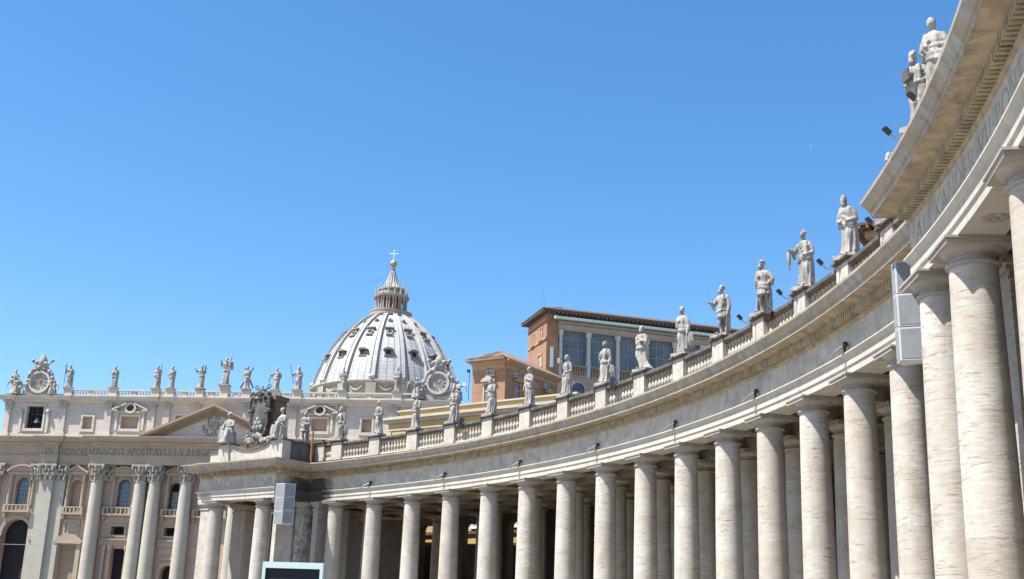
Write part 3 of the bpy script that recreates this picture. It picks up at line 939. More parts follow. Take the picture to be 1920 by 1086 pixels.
def figure(seed, L='chest', R='low', sway=0.08, lean=0.0, head=0.0, nod=0.0, beard=True, hair=1, hat=None, tunic=False, mantle=1, cloak=0, drape=None, book=None, voxel=0.031, wide=1.0, sweep_=0.0):
    """a standing draped figure about 3 m tall, facing local -Y, one continuous surface.
    L / R: arm at the viewer's left / right; mantle, cloak, drape: side (-1 or 1)"""
    rg = np.random.RandomState(seed)
    mb = MB()
    n, m = 84, 58
    ph = rg.uniform(0, 6.28, 8)

    def axis(z):
        s = z / 2.5
        return sway * math.sin(PI * s) + lean * s, 0.03 * math.sin(PI * s)

    z0 = 1.02 if tunic else 0.0
    knee = rg.choice([-1, 1])
    rows = []
    for z in np.linspace(z0, 2.5, m):
        bx, by = np.interp(z, BZ, BX) * wide, np.interp(z, BZ, BY)
        ax, ay = axis(z)
        th = np.linspace(0, 2 * PI, n, endpoint=False)
        low = max(0.0, 1 - z / 1.75)
        amp = 0.02 + 0.11 * low
        fold = (0.5 * ridge(th * 3.5 + ph[0] + 0.8 * z) + 0.35 * ridge(th * 6 + ph[1] - 0.9 * z + 0.5 * np.sin(2 * z + ph[2])) + 0.2 * ridge(th * 9.5 + ph[3] + 1.4 * z))
        up = 0.045 * ridge(th * 2 + ph[4] + 4.2 * z) * min(1, max(0, (z - 1.2) * 2))
        fl = 0.0
        if tunic:
            fl = 0.10 * max(0, 1 - (z - 1.02) / 0.5)
        kb = 0.13 * np.exp(-((z - 1.0) / 0.33) ** 2) * np.exp(-((((th - (-PI / 2 + knee * 0.5)) + PI) % (2 * PI) - PI) / 0.42) ** 2) if not tunic else 0
        rr = 1 + (amp * fold + up + fl + kb) / 0.4
        sw = sweep_ * max(0, 1 - z / 1.3) ** 2
        rows.append([(ax + sw + bx * r * math.cos(t), ay + by * r * math.sin(t), z) for t, r in zip(th, rr)])
    mb.rings(rows)
    if tunic:
        ax, ay = axis(1.0)
        for s in (-1, 1):
            fw = -0.12 if s == knee else 0.05
            mb.tube([(ax + s * .17, ay, 1.35), (ax + s * .2, ay + fw * 1.3, .72), (ax + s * .2, ay + fw * .4 + .03, .42), (ax + s * .2, ay + fw * .3, .1)], [.19, .14, .135, .1], 12)
        mb.box((0.1, .3, .5), (.16, .13, .5))
    for s in (-1, 1):    # feet
        mb.ball((s * .2, -.3 - .06 * (s == knee), .06), (.1, .22, .08), 10, 6)
    # arms
    arms = {'chest': ((.56, -.06, 1.83), (.05, -.36, 2.02)), 'low': ((.58, .02, 1.78), (.2, -.4, 1.63)), 'hip': ((.74, .1, 1.86), (.42, -.08, 1.55)),
            'out': ((.6, -.2, 1.86), (.66, -.66, 1.95)), 'up': ((.68, -.16, 2.2), (.76, -.3, 2.72)), 'raise': ((.66, -.1, 2.05), (.62, -.36, 2.5)), 'down': ((.58, .04, 1.74), (.6, -.14, 1.26)),
            'fold': ((.57, -.04, 1.84), (-.12, -.36, 1.88)), 'side': ((.72, -.05, 1.95), (1.0, -.25, 1.95)), 'point': ((.7, -.2, 2.15), (1.02, -.4, 2.45))}
    hands = []
    axs, ays = axis(2.3)
    for s, k in ((-1, L), (1, R)):
        e, h = arms[k]
        sh_ = np.array([axs + s * .36 * wide, ays, 2.30])
        e = np.array([axs * .9 + s * e[0] * (0.5 + 0.5 * wide), ays + e[1], e[2]])
        h = np.array([axs * .8 + s * h[0], ays + h[1], h[2]])
        mb.tube([sh_, sh_ * .5 + e * .5 + (s * .03, 0, 0), e, e * .5 + h * .5, h * .85 + e * .15], [.16, .155, .14, .125, .085], 12)
        d = (h - e) / np.linalg.norm(h - e)
        mb.ball(h, (.075, .075, .08), 8, 6)
        for q in range(3):
            o_ = np.array([(q - 1) * .035, 0, 0.02])
            mb.tube([h + o_, h + d * .12 + o_], [.035, .028], 6)
        # hanging sleeve
        mb.tube([e + (0, 0, .04), e * .75 + h * .25 + (0, .02, -.16), e + (0, .03, -.34)], [.13, .12, .05], 10)
        hands.append(h)
    # mantle wound round the waist and over one shoulder
    if mantle:
        s = mantle
        for j in range(5):
            A = np.linspace(-PI * 0.95, PI * 0.12, 14)
            pts = []
            for q, a in enumerate(A):
                f_ = q / 13.0
                z = 1.30 + .07 * j + (0.30 + 0.13 * j) * f_ ** 1.3
                bx, by = np.interp(z, BZ, BX) * wide, np.interp(z, BZ, BY)
                ax, ay = axis(z)
                pts.append((ax + s * (bx + .05) * math.cos(a), ay + (by + .05) * math.sin(a), z + .02 * math.sin(5 * f_ + j)))
            mb.tube(pts, [.055 + .02 * math.sin(j * 2 + q * .6 + seed) for q in range(14)], 8)
        for j in range(3):
            ax, ay = axis(2.0)
            mb.tube([(ax + s * (.36 - .09 * j), -.27, 1.8 - .1 * j), (ax + s * (.33 - .06 * j), -.3, 2.1), (axs + s * (.30 - .05 * j), -.2, 2.36), (axs + s * (.28 - .04 * j), .1, 2.42), (axs + s * .3, .26, 2.1)], [.06, .065, .07, .07, .06], 8)
    if cloak:
        rows = []
        for q in range(24):
            f_ = q / 23.0
            z = 2.38 - f_ * 2.2
            ax, ay = axis(z)
            row = []
            A = np.linspace(-0.25, PI + .25, 30) if cloak == 2 else (np.linspace(-0.55, PI * .8, 30) if cloak == 1 else np.linspace(PI * .2, PI + .55, 30))
            for a in A:
                r_ = 1.0 + .05 * math.sin(a * 7 + ph[5] + 1.2 * f_) * (0.3 + f_)
                row.append((ax + (.44 + .16 * f_) * wide * r_ * math.cos(a), ay + (.30 + .14 * f_) * r_ * math.sin(a), z))
            rows.append(row)
        a_, b_ = len(rows), len(rows[0])
        cx0 = [axis(r[0][2]) for r in rows]
        inner = [[(p[0] * .86 + c_[0] * .14, p[1] * .8 + c_[1] * .2, p[2]) for p in r] for r, c_ in zip(rows, cx0)]
        ringsl = [r + i_[::-1] for r, i_ in zip(rows, inner)]
        mb.rings(ringsl)
    if drape:
        s = drape
        h = hands[0 if s < 0 else 1]
        for j in range(4):
            x_ = h[0] + s * (.06 + .07 * j)
            mb.tube([(x_, h[1] + .1 + .05 * j, h[2] + .02 - .03 * j), (x_ + s * .03, h[1] + .14 + .06 * j, h[2] - .5), (x_ + s * .06, h[1] + .2 + .06 * j, h[2] - .95 - .1 * math.sin(j * 2.1))], [.075, .10, .03], 8)
    # neck and head
    hx, hy = axs + .02 * sway, ays - .03
    ch, sn = math.cos(head), math.sin(head)
    fd = np.array([sn, -ch, 0])
    hc = np.array([hx, hy, 2.80 - 0.05 * nod]) + fd * (.05 + .12 * nod)
    rt = np.array([ch, sn, 0])
    mb.tube([(hx, hy + .03, 2.40), hc - (0, 0, .08)], [.13, .105], 12)
    h_ = MB().ball((0, 0, 0), (.150, .185, .215), 18, 12)
    h_.ball((0, -.185, -.015), (.03, .045, .05), 8, 6)           # nose
    h_.ball((0, -.165, .05), (.11, .03, .022), 8, 5)             # brow
    h_.ball((0, -.15, -.125), (.06, .05, .05), 8, 6)             # chin
    for s in (-1, 1):
        h_.ball((s * .155, .0, -.01), (.025, .04, .05), 6, 5)    # ears
        h_.ball((s * .075, -.15, -.05), (.045, .035, .045), 6, 5)
    if beard:
        h_.tube([(0, -.13, -.1), (0, -.17, -.2), (0, -.15, -.33)], [.105, .10, .03], 10)
        for k in range(5):
            h_.ball(((k - 2) * .05, -.17, -.2 - .03 * (k % 2)), .045, 6, 5)
    if hair:
        for k in range(16):
            a = rg.uniform(0, 2 * PI)
            b = rg.uniform(0.15, 1.35)
            p = np.array([.15 * math.cos(a) * math.cos(b), .045 + .17 * math.sin(a) * math.cos(b) * (1 if math.sin(a) > 0 else .8), .04 + .19 * math.sin(b)])
            h_.ball(p, rg.uniform(.05, .075), 6, 5)
        if hair == 2:
            for s in (-1, 0, 1):
                h_.tube([(s * .13, .1, 0), (s * .15, .12, -.2), (s * .16, .1, -.38)], [.08, .08, .04], 8)
    if hat == 'mitre':
        h_.add(*(lambda q: (q.v, q.f))(MB().lathe([(.17, .06), (.19, .2), (.17, .36), (.03, .52)], 14, (0, .01, 0), 1, .7)))
    if hat == 'cap':
        h_.lathe([(.19, .06), (.23, .12), (.2, .19), (.07, .24)], 14, (0, .01, 0))
    if hat == 'veil':
        h_.tube([(0, .02, .16), (0, .12, .05), (0, .17, -.2), (0, .2, -.5)], [.17, .2, .19, .2], 12)
    cN, sN = math.cos(nod * .5), math.sin(nod * .5)
    for p in h_.v:
        pass
    h_.v = [tuple(hc + rt * p[0] * 1.1 - fd * (p[1] * cN - p[2] * sN) + np.array([0, 0, p[2] * cN + p[1] * sN])) for p in h_.v]
    mb.add(h_.v, h_.f)
    if book:
        h = hands[0 if book < 0 else 1]
        mb.box(h + np.array([0, -.06, .1]), (.16, .06, .21), [(.96, .2, .1), (-.2, .96, 0), (-.1, 0, .99)])
    NW = 0.81
    mb.v = [(x * NW, y, z * 1.03) for x, y, z in mb.v]
    return remesh(mb, voxel, 1), [h * np.array([NW, 1, 1.03]) for h in hands]


PLINTH = {}


def plinth_me(r=0.62, h=0.16):
    mb = MB().box((0, 0, -h / 2), (r, r * .82, h / 2))
    return mesh_of('plinth', mb, M['statue'], 0)


def statue(loc, rz, label, cat='statue', group=None, scale=1.0, mat='statue', plinth=0.16, name='statue', **kw):
    me, hands = figure(**kw)
    finish(me, M[mat], 180)
    me.name = name
    o = link(name, me, (loc[0], loc[1], loc[2] + plinth * scale), None, rz)
    o.scale = (scale,) * 3
    tag(o, label, cat, group)
    if plinth:
        link('plinth', plinth_me(h=plinth + .01), (0, 0, 0), o, 0, True)
    return o, hands


def held(o, name, mb, mat='statue', smooth=35):
    return link(name, mesh_of(name, mb, M[mat], smooth), (0, 0, 0), o, 0, True)


GC = 'saints along the curved balustrade'
ST = [
    (-0.9, 0.10, 'stocky statue with hands at its waist beside the rusty pipe', dict(seed=1, L='hip', R='low', wide=1.12, tunic=True, mantle=-1, head=.2, sway=-.05)),
    (0, 0.0, 'statue in twisting drapery with one arm across its chest, beside the small attic window', dict(seed=2, L='chest', R='down', drape=1, head=-.3, sway=.1, hair=1, cloak=0)),
    (1, 0.0, 'statue in a smooth robe sweeping to one side, both hands at its belt', dict(seed=3, L='low', R='low', mantle=0, beard=False, cloak=2, sweep_=.22, sway=-.06)),
    (2, 0.0, 'statue bending its body sideways in front of the ochre wing\'s left end', dict(seed=4, L='low', R='chest', beard=False, hair=1, lean=.16, sway=-.12, sweep_=.1, head=.5)),
    (3, 0.05, 'broad bishop statue under the right side of the big clock', dict(seed=5, L='chest', R='fold', hat='mitre', cloak=2, wide=1.08)),
    (4, 0.1, 'statue in a dark heavy cloak before the small brick house front', dict(seed=6, L='fold', R='chest', cloak=2, hair=1, beard=True, nod=.3)),
    (5, 0.15, 'slim hooded statue with flowing cloak before the brick house side', dict(seed=7, L='down', R='chest', hat='veil', beard=False, cloak=1, sweep_=.16, mantle=-1, wide=.92)),
    (6, 0.2, 'female statue holding something up on its left before the loggia corner', dict(seed=8, L='raise', R='low', beard=False, hair=2, mantle=1, drape=1, book=-1)),
    (7, 0.25, 'broad robed statue with its elbow lifted before the first loggia windows', dict(seed=9, L='chest', R='down', wide=1.1, mantle=1, drape=1, beard=False, head=-.3)),
    (8, 0.3, 'leaning statue with a twisting robe sweeping over its pedestal', dict(seed=10, L='fold', R='chest', lean=-.12, sway=-.2, sweep_=.36, mantle=-1, head=.2, cloak=1)),
    (9, 0.35, 'statue with hand on breast and cloak open over one leg, at the loggia right end', dict(seed=11, L='chest', R='down', mantle=-1, drape=1, cloak=1, beard=False, head=-.3)),
    (10, 0.45, 'statue with one palm held out low and a cloak down its back', dict(seed=12, L='out', R='down', tunic=True, mantle=1, cloak=1, beard=True, head=-.4)),
    (11, 0.5, 'bearded soldier statue in a short tunic and cap beside a black box floodlight', dict(seed=13, L='chest', R='hip', tunic=True, hat='cap', mantle=-1, cloak=2, head=-.35)),
    (12, 0.6, 'curly haired statue reaching one forearm out against open sky', dict(seed=14, L='out', R='low', beard=False, hair=1, mantle=1, cloak=1, head=-.5, drape=-1)),
    (13, 0.65, 'old hooded statue looking down with both hands at its waist, before the brown eaves', dict(seed=15, L='low', R='low', hair=1, nod=.8, cloak=1, mantle=-1, head=-.4, wide=1.02)),
    (14, 0.5, 'statue whose head alone rises behind the pavilion cornice', dict(seed=16, L='low', R='chest', mantle=1)),
]
for (i, turn, lab, kw) in ST:
    d = PED_D if i >= 0 else -0.3
    statue(pol(i, d, 18.68), -tt(i) + turn, lab, group=GC, scale=.94, plinth=.2, **kw)
o, h = statue(pol(15.8, -2.1, 18.68), -tt(15.8) + .75, 'bowed statue holding an open dark tablet, the lower of the two on the pavilion', group=GC, scale=.92, plinth=.2, seed=17, L='chest', R='low', nod=.5, head=-.3, mantle=1, drape=1, cloak=1, lean=-.1)
tb = MB().box((-.2, -.52, 2.0), (.2, .04, .24), [(.9, -.3, .2), (.3, .95, 0), (-.2, .1, .97)])
held(o, 'tablet', tb, 'grime_and_shade', 0)
statue(pol(16.2, -2.1, 18.68), -tt(16.26) + .75, 'tall robed statue with folded arms, highest on the pavilion cornice', group=GC, scale=.98, plinth=.2, seed=18, L='chest', R='fold', beard=False, hair=0, cloak=2, mantle=-1, head=-.45, tunic=False)


def seated(seed, voxel=0.036, wings=False, arm='low', turn=1):
    """a seated draped figure facing local -Y"""
    rg = np.random.RandomState(seed)
    mb = MB()
    n = 60
    ph = rg.uniform(0, 6.28, 6)
    rows = []
    for z in np.linspace(0, 1.0, 24):
        th = np.linspace(0, 2 * PI, n, endpoint=False)
        f_ = 1 + .16 * (.6 * ridge(th * 4 + ph[0] + z) + .4 * ridge(th * 7 + ph[1] - 2 * z)) * (1 - .4 * z)
        rows.append([((.66 - .1 * z) * a * math.cos(t), -.1 + (.62 - .06 * z) * a * math.sin(t), z) for t, a in zip(th, f_)])
    mb.rings(rows)
    for s in (-1, 1):
        mb.tube([(s * .2, .05, .95), (s * .3, -.55, 1.08 + .08 * s * turn), (s * .3, -.62, .5), (s * .26, -.62, .06)], [.23, .2, .17, .13], 12)
        mb.ball((s * .26, -.78, .06), (.1, .2, .08), 8, 6)
    rows = []
    for z in np.linspace(.8, 2.0, 24):
        bx = np.interp(z, [.8, 1.1, 1.35, 1.6, 1.8, 1.93, 2.0], [.42, .36, .34, .40, .42, .3, .14])
        by = np.interp(z, [.8, 1.1, 1.35, 1.6, 1.8, 1.93, 2.0], [.36, .28, .25, .27, .25, .2, .12])
        th = np.linspace(0, 2 * PI, n, endpoint=False)
        f_ = 1 + .05 * ridge(th * 3 + ph[2] + 3 * z)
        rows.append([(turn * .08 * (z - .8) + bx * a * math.cos(t), .05 + by * a * math.sin(t), z) for t, a in zip(th, f_)])
    mb.rings(rows)
    tx = turn * .09
    for s in (-1, 1):
        if arm == 'low' or s != turn:
            mb.tube([(tx + s * .38, .05, 1.82), (tx + s * .55, -.1, 1.42), (tx + s * .2, -.5, 1.3)], [.15, .13, .08], 10)
        else:
            mb.tube([(tx + s * .38, .05, 1.82), (tx + s * .75, -.1, 1.9), (tx + s * 1.15, -.2, 2.1)], [.15, .12, .08], 10)
    mb.tube([(tx, .03, 1.9), (tx, -.02, 2.2)], [.12, .1], 10)
    mb.ball((tx, -.06, 2.32), (.15, .18, .2), 14, 10)
    mb.ball((tx + turn * .05, -.23, 2.3), .05, 6, 5)
    for k in range(12):
        a, b = rg.uniform(0, 2 * PI), rg.uniform(.2, 1.4)
        mb.ball((tx + .14 * math.cos(a) * math.cos(b), .0 + .15 * math.sin(a) * math.cos(b), 2.36 + .17 * math.sin(b)), .065, 6, 5)
    if wings:
        for s in (-1, 1):
            for k in range(6):
                mb.tube([(s * .2, .3, 1.75), (s * (.55 + .1 * k), .42, 2.15 - .1 * k), (s * (1.0 + .05 * k), .45, 1.95 - .28 * k)], [.09, .1, .03], 8)
    return remesh(mb, voxel)


def put(name, me, loc, rz, label, cat, group=None, mat='statue', scale=1.0):
    finish(me, M[mat], 180)
    me.name = name
    o = link(name, me, loc, None, rz)
    o.scale = (scale,) * 3
    return tag(o, label, cat, group)


put('statue', seated(31, arm='low', turn=-1), pol(-2.12, -4.1, 18.5), -tt(-2.1), 'draped statue sitting left of the coat of arms, with lumpy drapery below', 'statue', scale=1.18)
put('statue', seated(32, arm='low', turn=1), pol(-0.72, -4.1, 18.5), -tt(-.7) - .2, 'draped statue sitting right of the coat of arms', 'statue', scale=1.12)
me, _ = figure(seed=33, L='out', R='out', tunic=True, beard=False, mantle=0, lean=.2, voxel=.04)
put('cherub_statue', me, pol(-1.62, -4.1, 17.95), -tt(-1.6) - .9, 'small cherub statue reaching toward the coat of arms', 'statue', scale=0.5)

# coat of arms on the end pavilion
ci, cd = -1.3, -4.05
T, Nn = frame_at(ci)
cp = np.array(pol(ci, cd, 0))
arms_t = thing('coat_of_arms', 'tall dark stone coat of arms with papal tiara and crossed keys on the end pavilion', 'coat of arms', pol(ci, cd, 17.9))


def ca(x, y, z):
    """x along the front, y towards the viewer, z up"""
    return cp + T * x * 1.28 - Nn * y + np.array([0, 0, 18.0 + (z - 18.0) * 1.12])


rows = []
for k in range(19):
    z = 19.0 + 3.0 * k / 18
    s = k / 18
    hw = np.interp(s, [0, .12, .35, .6, .85, 1], [.12, .5, .72, .66, .74, .62])
    row = []
    for a in np.linspace(-1, 1, 13):
        row.append(ca(a * hw, .35 - .22 * a * a + .08 * math.sin(PI * s), z))
    for a in np.linspace(1, -1, 13):
        row.append(ca(a * hw, -.1 - .1 * (1 - a * a), z))
    rows.append(row)
sh_mb = MB().rings(rows)
mk('shield', sh_mb, M['grime_and_shade'], arms_t)
mb = MB()
for s in (-1, 1):
    mb.tube([ca(s * .6, .2, 19.3), ca(s * .86, .25, 20.0), ca(s * .78, .3, 20.7), ca(s * .98, .3, 21.3), ca(s * .9, .35, 21.9), ca(s * .62, .42, 22.15), ca(s * .42, .45, 21.95), ca(s * .5, .45, 21.75)], [.10, .13, .12, .15, .15, .13, .11, .07], 10)
    mb.tube([ca(s * .3, .2, 18.8), ca(s * .62, .3, 19.0), ca(s * .8, .3, 19.35), ca(s * .62, .3, 19.5)], [.12, .14, .12, .08], 10)
    mb.ball(ca(s * .98, .3, 20.9), .2, 10, 8)
mb.tube([ca(-.7, .3, 22.2), ca(-.3, .42, 22.42), ca(0, .45, 22.3), ca(.3, .42, 22.42), ca(.7, .3, 22.2)], [.12, .15, .13, .15, .12], 10)
rg = random.Random(8)
for k in range(34):
    s = rg.choice((-1, 1))
    z = rg.uniform(20.6, 22.5)
    mb.ball(ca(s * rg.uniform(.55, 1.0), rg.uniform(.05, .4), z), (rg.uniform(.1, .22), .16, rg.uniform(.1, .24)), 8, 6)
mk('scroll_border', mb, M['grime_and_shade'], arms_t)
mb = MB()       # six mounds and star of the shield, lower half
for (x, z) in ((-.34, 19.55), (0, 19.55), (.34, 19.55), (-.17, 19.9), (.17, 19.9), (0, 20.22)):
    mb.ball(ca(x, .36, z), (.19, .19, .24), 10, 8)
mk('mounds', mb, M['statue'], arms_t)
mb = MB()
for k in range(8):
    a = k * PI / 4
    mb.tube([ca(0, .4, 20.8), ca(.22 * math.cos(a), .4, 20.8 + .22 * math.sin(a))], [.06, .015], 6)
mk('star', mb, M['grime_and_shade'], arms_t)
c0 = ca(0, .15, 0)
c0[2] = 0.9
tia = MB().lathe([(.36, 22.35), (.42, 22.42), (.40, 22.5), (.43, 22.62), (.46, 22.68), (.43, 22.74), (.42, 22.9), (.44, 22.95), (.40, 23.0), (.34, 23.15), (.35, 23.2), (.28, 23.26), (.16, 23.42), (.06, 23.5), (.1, 23.56), (.02, 23.64)], 20, (c0[0], c0[1], 0))
for k in range(10):
    a = 2 * PI * k / 10
    for (r, z) in ((.45, 22.74), (.43, 23.02)):
        tia.ball((c0[0] + r * math.cos(a), c0[1] + r * math.sin(a), z), .06, 6, 5)
mk('tiara', tia, M['grime_and_shade'], arms_t)
for s in (-1, 1):
    mb = MB().tube([ca(-s * .55, .1, 22.3), ca(s * .6, .1, 22.85)], .075, 8)
    mb.tube([ca(s * .62 + .16 * math.cos(a), .1, 22.95 + .16 * math.sin(a)) for a in np.linspace(0, 2 * PI, 13)], .05, 6)
    mb.box(ca(-s * .55, .1, 22.45), (.16, .06, .14), [T, Nn, (0, 0, 1)])
    mk('key', mb, M['grime_and_shade'], arms_t)
mb = MB()
for k in range(26):
    rg = random.Random(k)
    x = rg.uniform(-1.35, 1.35)
    mb.ball(ca(x, rg.uniform(-.1, .35), 18.3 + rg.uniform(0, .75) * (1 - abs(x) / 2.2)), (rg.uniform(.16, .32), rg.uniform(.15, .25), rg.uniform(.14, .3)), 8, 6)
me = remesh(mb, .05)
finish(me, M['statue'], 180)
me.transform(Matrix.Translation(-Vector(WPOS[arms_t.name])))
link('carved_base', me, WPOS[arms_t.name], arms_t)
mb = MB()
rows = []
for y_ in (-.25, -1.6):
    rows.append([ca(.6 * a + .55, y_, z) for a, z in ((-1, 17.9), (1, 17.9), (1, 21.6), (.98, 21.9), (.8, 22.1), (-.8, 22.1), (-1, 21.9))])
mb.rings(rows)
mb.box(ca(.55, -.9, 22.0), (.92, .85, .2), [T, Nn, (0, 0, 1)])
mk('backing', mb, M['brownslab'], arms_t)

# ------------------------------------------------------------------ basilica: facade
FU = np.array([1, -.1, 0]) / math.hypot(1, .1)
FN = np.array([-.1, -1, 0]) / math.hypot(1, .1)
FO = np.array([0, 240., 0])
FROT = math.atan2(-.1, 1)
ZA = (0, 0, 1)


def F(u, w, dep=0.0):
    return tuple(FO + FU * u + FN * dep + np.array([0, 0, w]))


basilica = thing('basilica', 'huge pale basilica with columned facade, high attic and ribbed lead dome', 'basilica', F(-60, 0, 0))


def fbox(mb, u0, u1, w0, w1, d0, d1):
    c = F((u0 + u1) / 2, (w0 + w1) / 2, (d0 + d1) / 2)
    return mb.box(c, (abs(u1 - u0) / 2, abs(d1 - d0) / 2, abs(w1 - w0) / 2), [FU, FN, ZA])


def fplate(outer, holes, thick, dep, name='plate'):
    return plate(outer, holes, thick).map(lambda x, y, z: F(x, y, dep + z))


def fmk(name, mb, mat, parent=None, smooth=35, at=None):
    return mk(name, mb, M[mat], parent or basilica, at, smooth)


def fsweep(path, prof):
    P = [np.array(F(u, 0, d)[:2]) for u, d in path]
    return sweep(MB(), P, prof)


def mirror(u): return -120 - u


# openings in the lower wall: (centre, w0, w1, width, round head)
LOW = [(-100.6, 25.9, 31.7, 2.9, True), (-88.95, 25.8, 31.4, 2.4, True), (-78.7, 25.9, 31.7, 2.9, True), (-68.0, 25.7, 31.2, 2.5, True),
       (-79.1, 20.4, 22.1, 2.9, False), (-68.1, 20.4, 22.1, 2.5, False), (-100.6, 0.3, 23.1, 6.0, True), (-78.3, 0.3, 17.7, 3.4, False), (-67.8, 0.3, 14.6, 3.0, True), (-89.2, 6.0, 18.2, 3.6, False)]
hol = []
for (uc, w0, w1, wd, rd) in LOW:
    for u in (uc, mirror(uc)):
        hol.append(arch_poly(u, w0, w1, wd) if rd else rect(u - wd / 2, u + wd / 2, w0, w1))
hol.append(arch_poly(-60, 25.9, 31.7, 3.2))
hol.append(rect(-62, -58, 0.3, 17.5))
fmk('facade_wall', fplate(rect(-107.5, -12.5, 0, 34.6), hol, 1.6, 0.0), 'fbrown', None, 0)
bk = MB()
fbox(bk, -107, -13, 0, 47, -2.3, -1.65)
fmk('facade_core', bk, 'dark', None, 0)  # black sheet painted for the shade behind doors and windows

# piers and pilasters
mb = MB()
for s in (0, 1):
    for (a, b, d) in ((-96.5, -93.7, 1.3), (-93.7, -91.3, 0.6), (-107.6, -105.4, 0.9), (-98.0, -96.5, 0.45)):
        if s: a, b = mirror(b), mirror(a)
        mb = MB()
        fbox(mb, a, b, 0, 31.1, 0, d)
        fbox(mb, a - .25, b + .25, 0, 3, 0, d + .25)
        fmk('pilaster', mb, 'fcol', None, 0, F((a + b) / 2, 0, d))
COLS = [-84.1, -74.85, -71.9, -65.25]
COLS = COLS + [mirror(u) for u in COLS]
fc = MB().lathe([(1.5, 2.6), (1.7, 3.0), (1.55, 3.5), (1.42, 3.9), (1.42, 12), (1.36, 20), (1.26, 27), (1.2, 30.8), (1.3, 30.9), (1.3, 31.1)], 32)
fc.box((0, 0, 1.3), (1.9, 1.9, 1.3))
fcol_me = mesh_of('facade_column', fc, M['fcol'], 40)


def corinthian(r, h, sq=None):
    """bell with three tiers of leaves, corner scrolls and a hollow abacus; base at z = 0"""
    mb = MB()
    if sq is None:
        mb.lathe([(r * .98, 0), (r * 1.0, h * .4), (r * 1.08, h * .7), (r * 1.28, h * .86)], 20)
    else:
        mb.box((0, 0, h * .43), (sq, r * .8, h * .43))
    rr = r if sq is None else max(r, sq)
    for tier, (z, hh, k, ro) in enumerate(((.02, .36, 8, 1.05), (.3, .36, 8, 1.12), (.58, .28, 8, 1.22))):
        for j in range(k):
            a = 2 * PI * (j + .5 * (tier % 2)) / k
            c, s = math.cos(a), math.sin(a)
            e_ = 1.0
            if sq is not None:
                e_ = 1 / max(abs(c) * r / sq if sq > r else abs(c), abs(s), .6)
            p0 = np.array([c * r * ro * e_ * .98, s * r * ro * e_ * .98, z * h])
            p1 = p0 + (c * .10 * r, s * .10 * r, hh * h * .8)
            p2 = p1 + (c * .30 * r, s * .30 * r, hh * h * .16)
            p3 = p2 + (c * .05 * r, s * .05 * r, -hh * h * .3)
            mb.tube([p0, p1, p2, p3], [.26 * r, .24 * r, .16 * r, .07 * r], 6)
    q = r * 1.28 if sq is None else sq * 1.25
    for sx_ in (-1, 1):
        for sy_ in (-1, 1):
            mb.ball((sx_ * q * .95, sy_ * (r * 1.22 if sq is None else r), h * .82), (.24 * r, .24 * r, .2 * h), 8, 6)
    mb.box((0, 0, h * .94), (q * 1.08, r * 1.32 if sq is None else r * 1.1, h * .06))
    return mb


ccap_me = mesh_of('facade_capital', corinthian(1.22, 3.3), M['fcap'], 40)
pcap_me = mesh_of('facade_capital', corinthian(1.1, 3.3, 1.45), M['fcap'], 40)
for u in COLS:
    c = link('facade_column', fcol_me, F(u, 0, 1.3), basilica, FROT)
    link('capital', ccap_me, (0, 0, 31.1), c, 0, True)
for u, d in ((-95.1, .55), (-92.5, .0), (-106.5, .2), (-97.2, -.2), (-82.4, -.2)):
    for uu in (u, mirror(u)):
        link('pilaster_capital', pcap_me, F(uu, 31.1, d), basilica, FROT)

# entablature
epath = [(-108, -6), (-108, .3), (-96.6, .3), (-96.6, 1.3), (-93.5, 1.3), (-93.5, .7), (-85.7, .7), (-85.7, 2.3), (-73.35, 2.3), (-73.35, 2.9)]
epath = epath + [(mirror(u), d) for u, d in reversed(epath)]
fmk('architrave', fsweep(epath, [(-1.5, 34.4), (0, 34.4), (0, 34.9), (.1, 34.95), (.1, 35.5), (.2, 35.55), (.2, 35.95), (.45, 36.1), (.45, 36.2), (0, 36.25)]), 'fent')
fmk('frieze', fsweep(epath, [(0, 36.24), (.01, 37), (0, 38.32)]), 'fent')
fmk('cornice', fsweep(epath, [(0, 38.3), (.2, 38.4), (.3, 38.75), (.5, 38.8), (.5, 38.95), (1.35, 39.0), (1.4, 39.35), (1.55, 39.45), (1.75, 39.85), (1.75, 40.0), (0, 40.15), (-3, 40.2)]), 'fent')


def on_facade(u0, w0, dep):
    return lambda x, y, z: F(u0 + x, w0 + y, dep + z)


for (txt, u0, d, L) in (('IN', -96.25, 1.3, 1.95), ('HONOREM', -92.95, .7, 7.0), ('PRINCIPIS APOST', -85.55, 2.3, 12.1), ('PAVLVS.V.BVRGHESIVS', -73.2, 2.9, 17.5)):
    fmk('inscription', lettering(txt, 1.25, on_facade(u0, 36.5, d), gap=.12, total=L), 'letter', None, 0)

# pediment
def fprism(poly, d0, d1):
    mb = MB()
    n = len(poly)
    mb.add([F(p[0], p[1], d0) for p in poly] + [F(p[0], p[1], d1) for p in poly], [tuple(range(n)), tuple(range(2 * n - 1, n - 1, -1))] + [(k, (k + 1) % n, n + (k + 1) % n, n + k) for k in range(n)])
    return mb


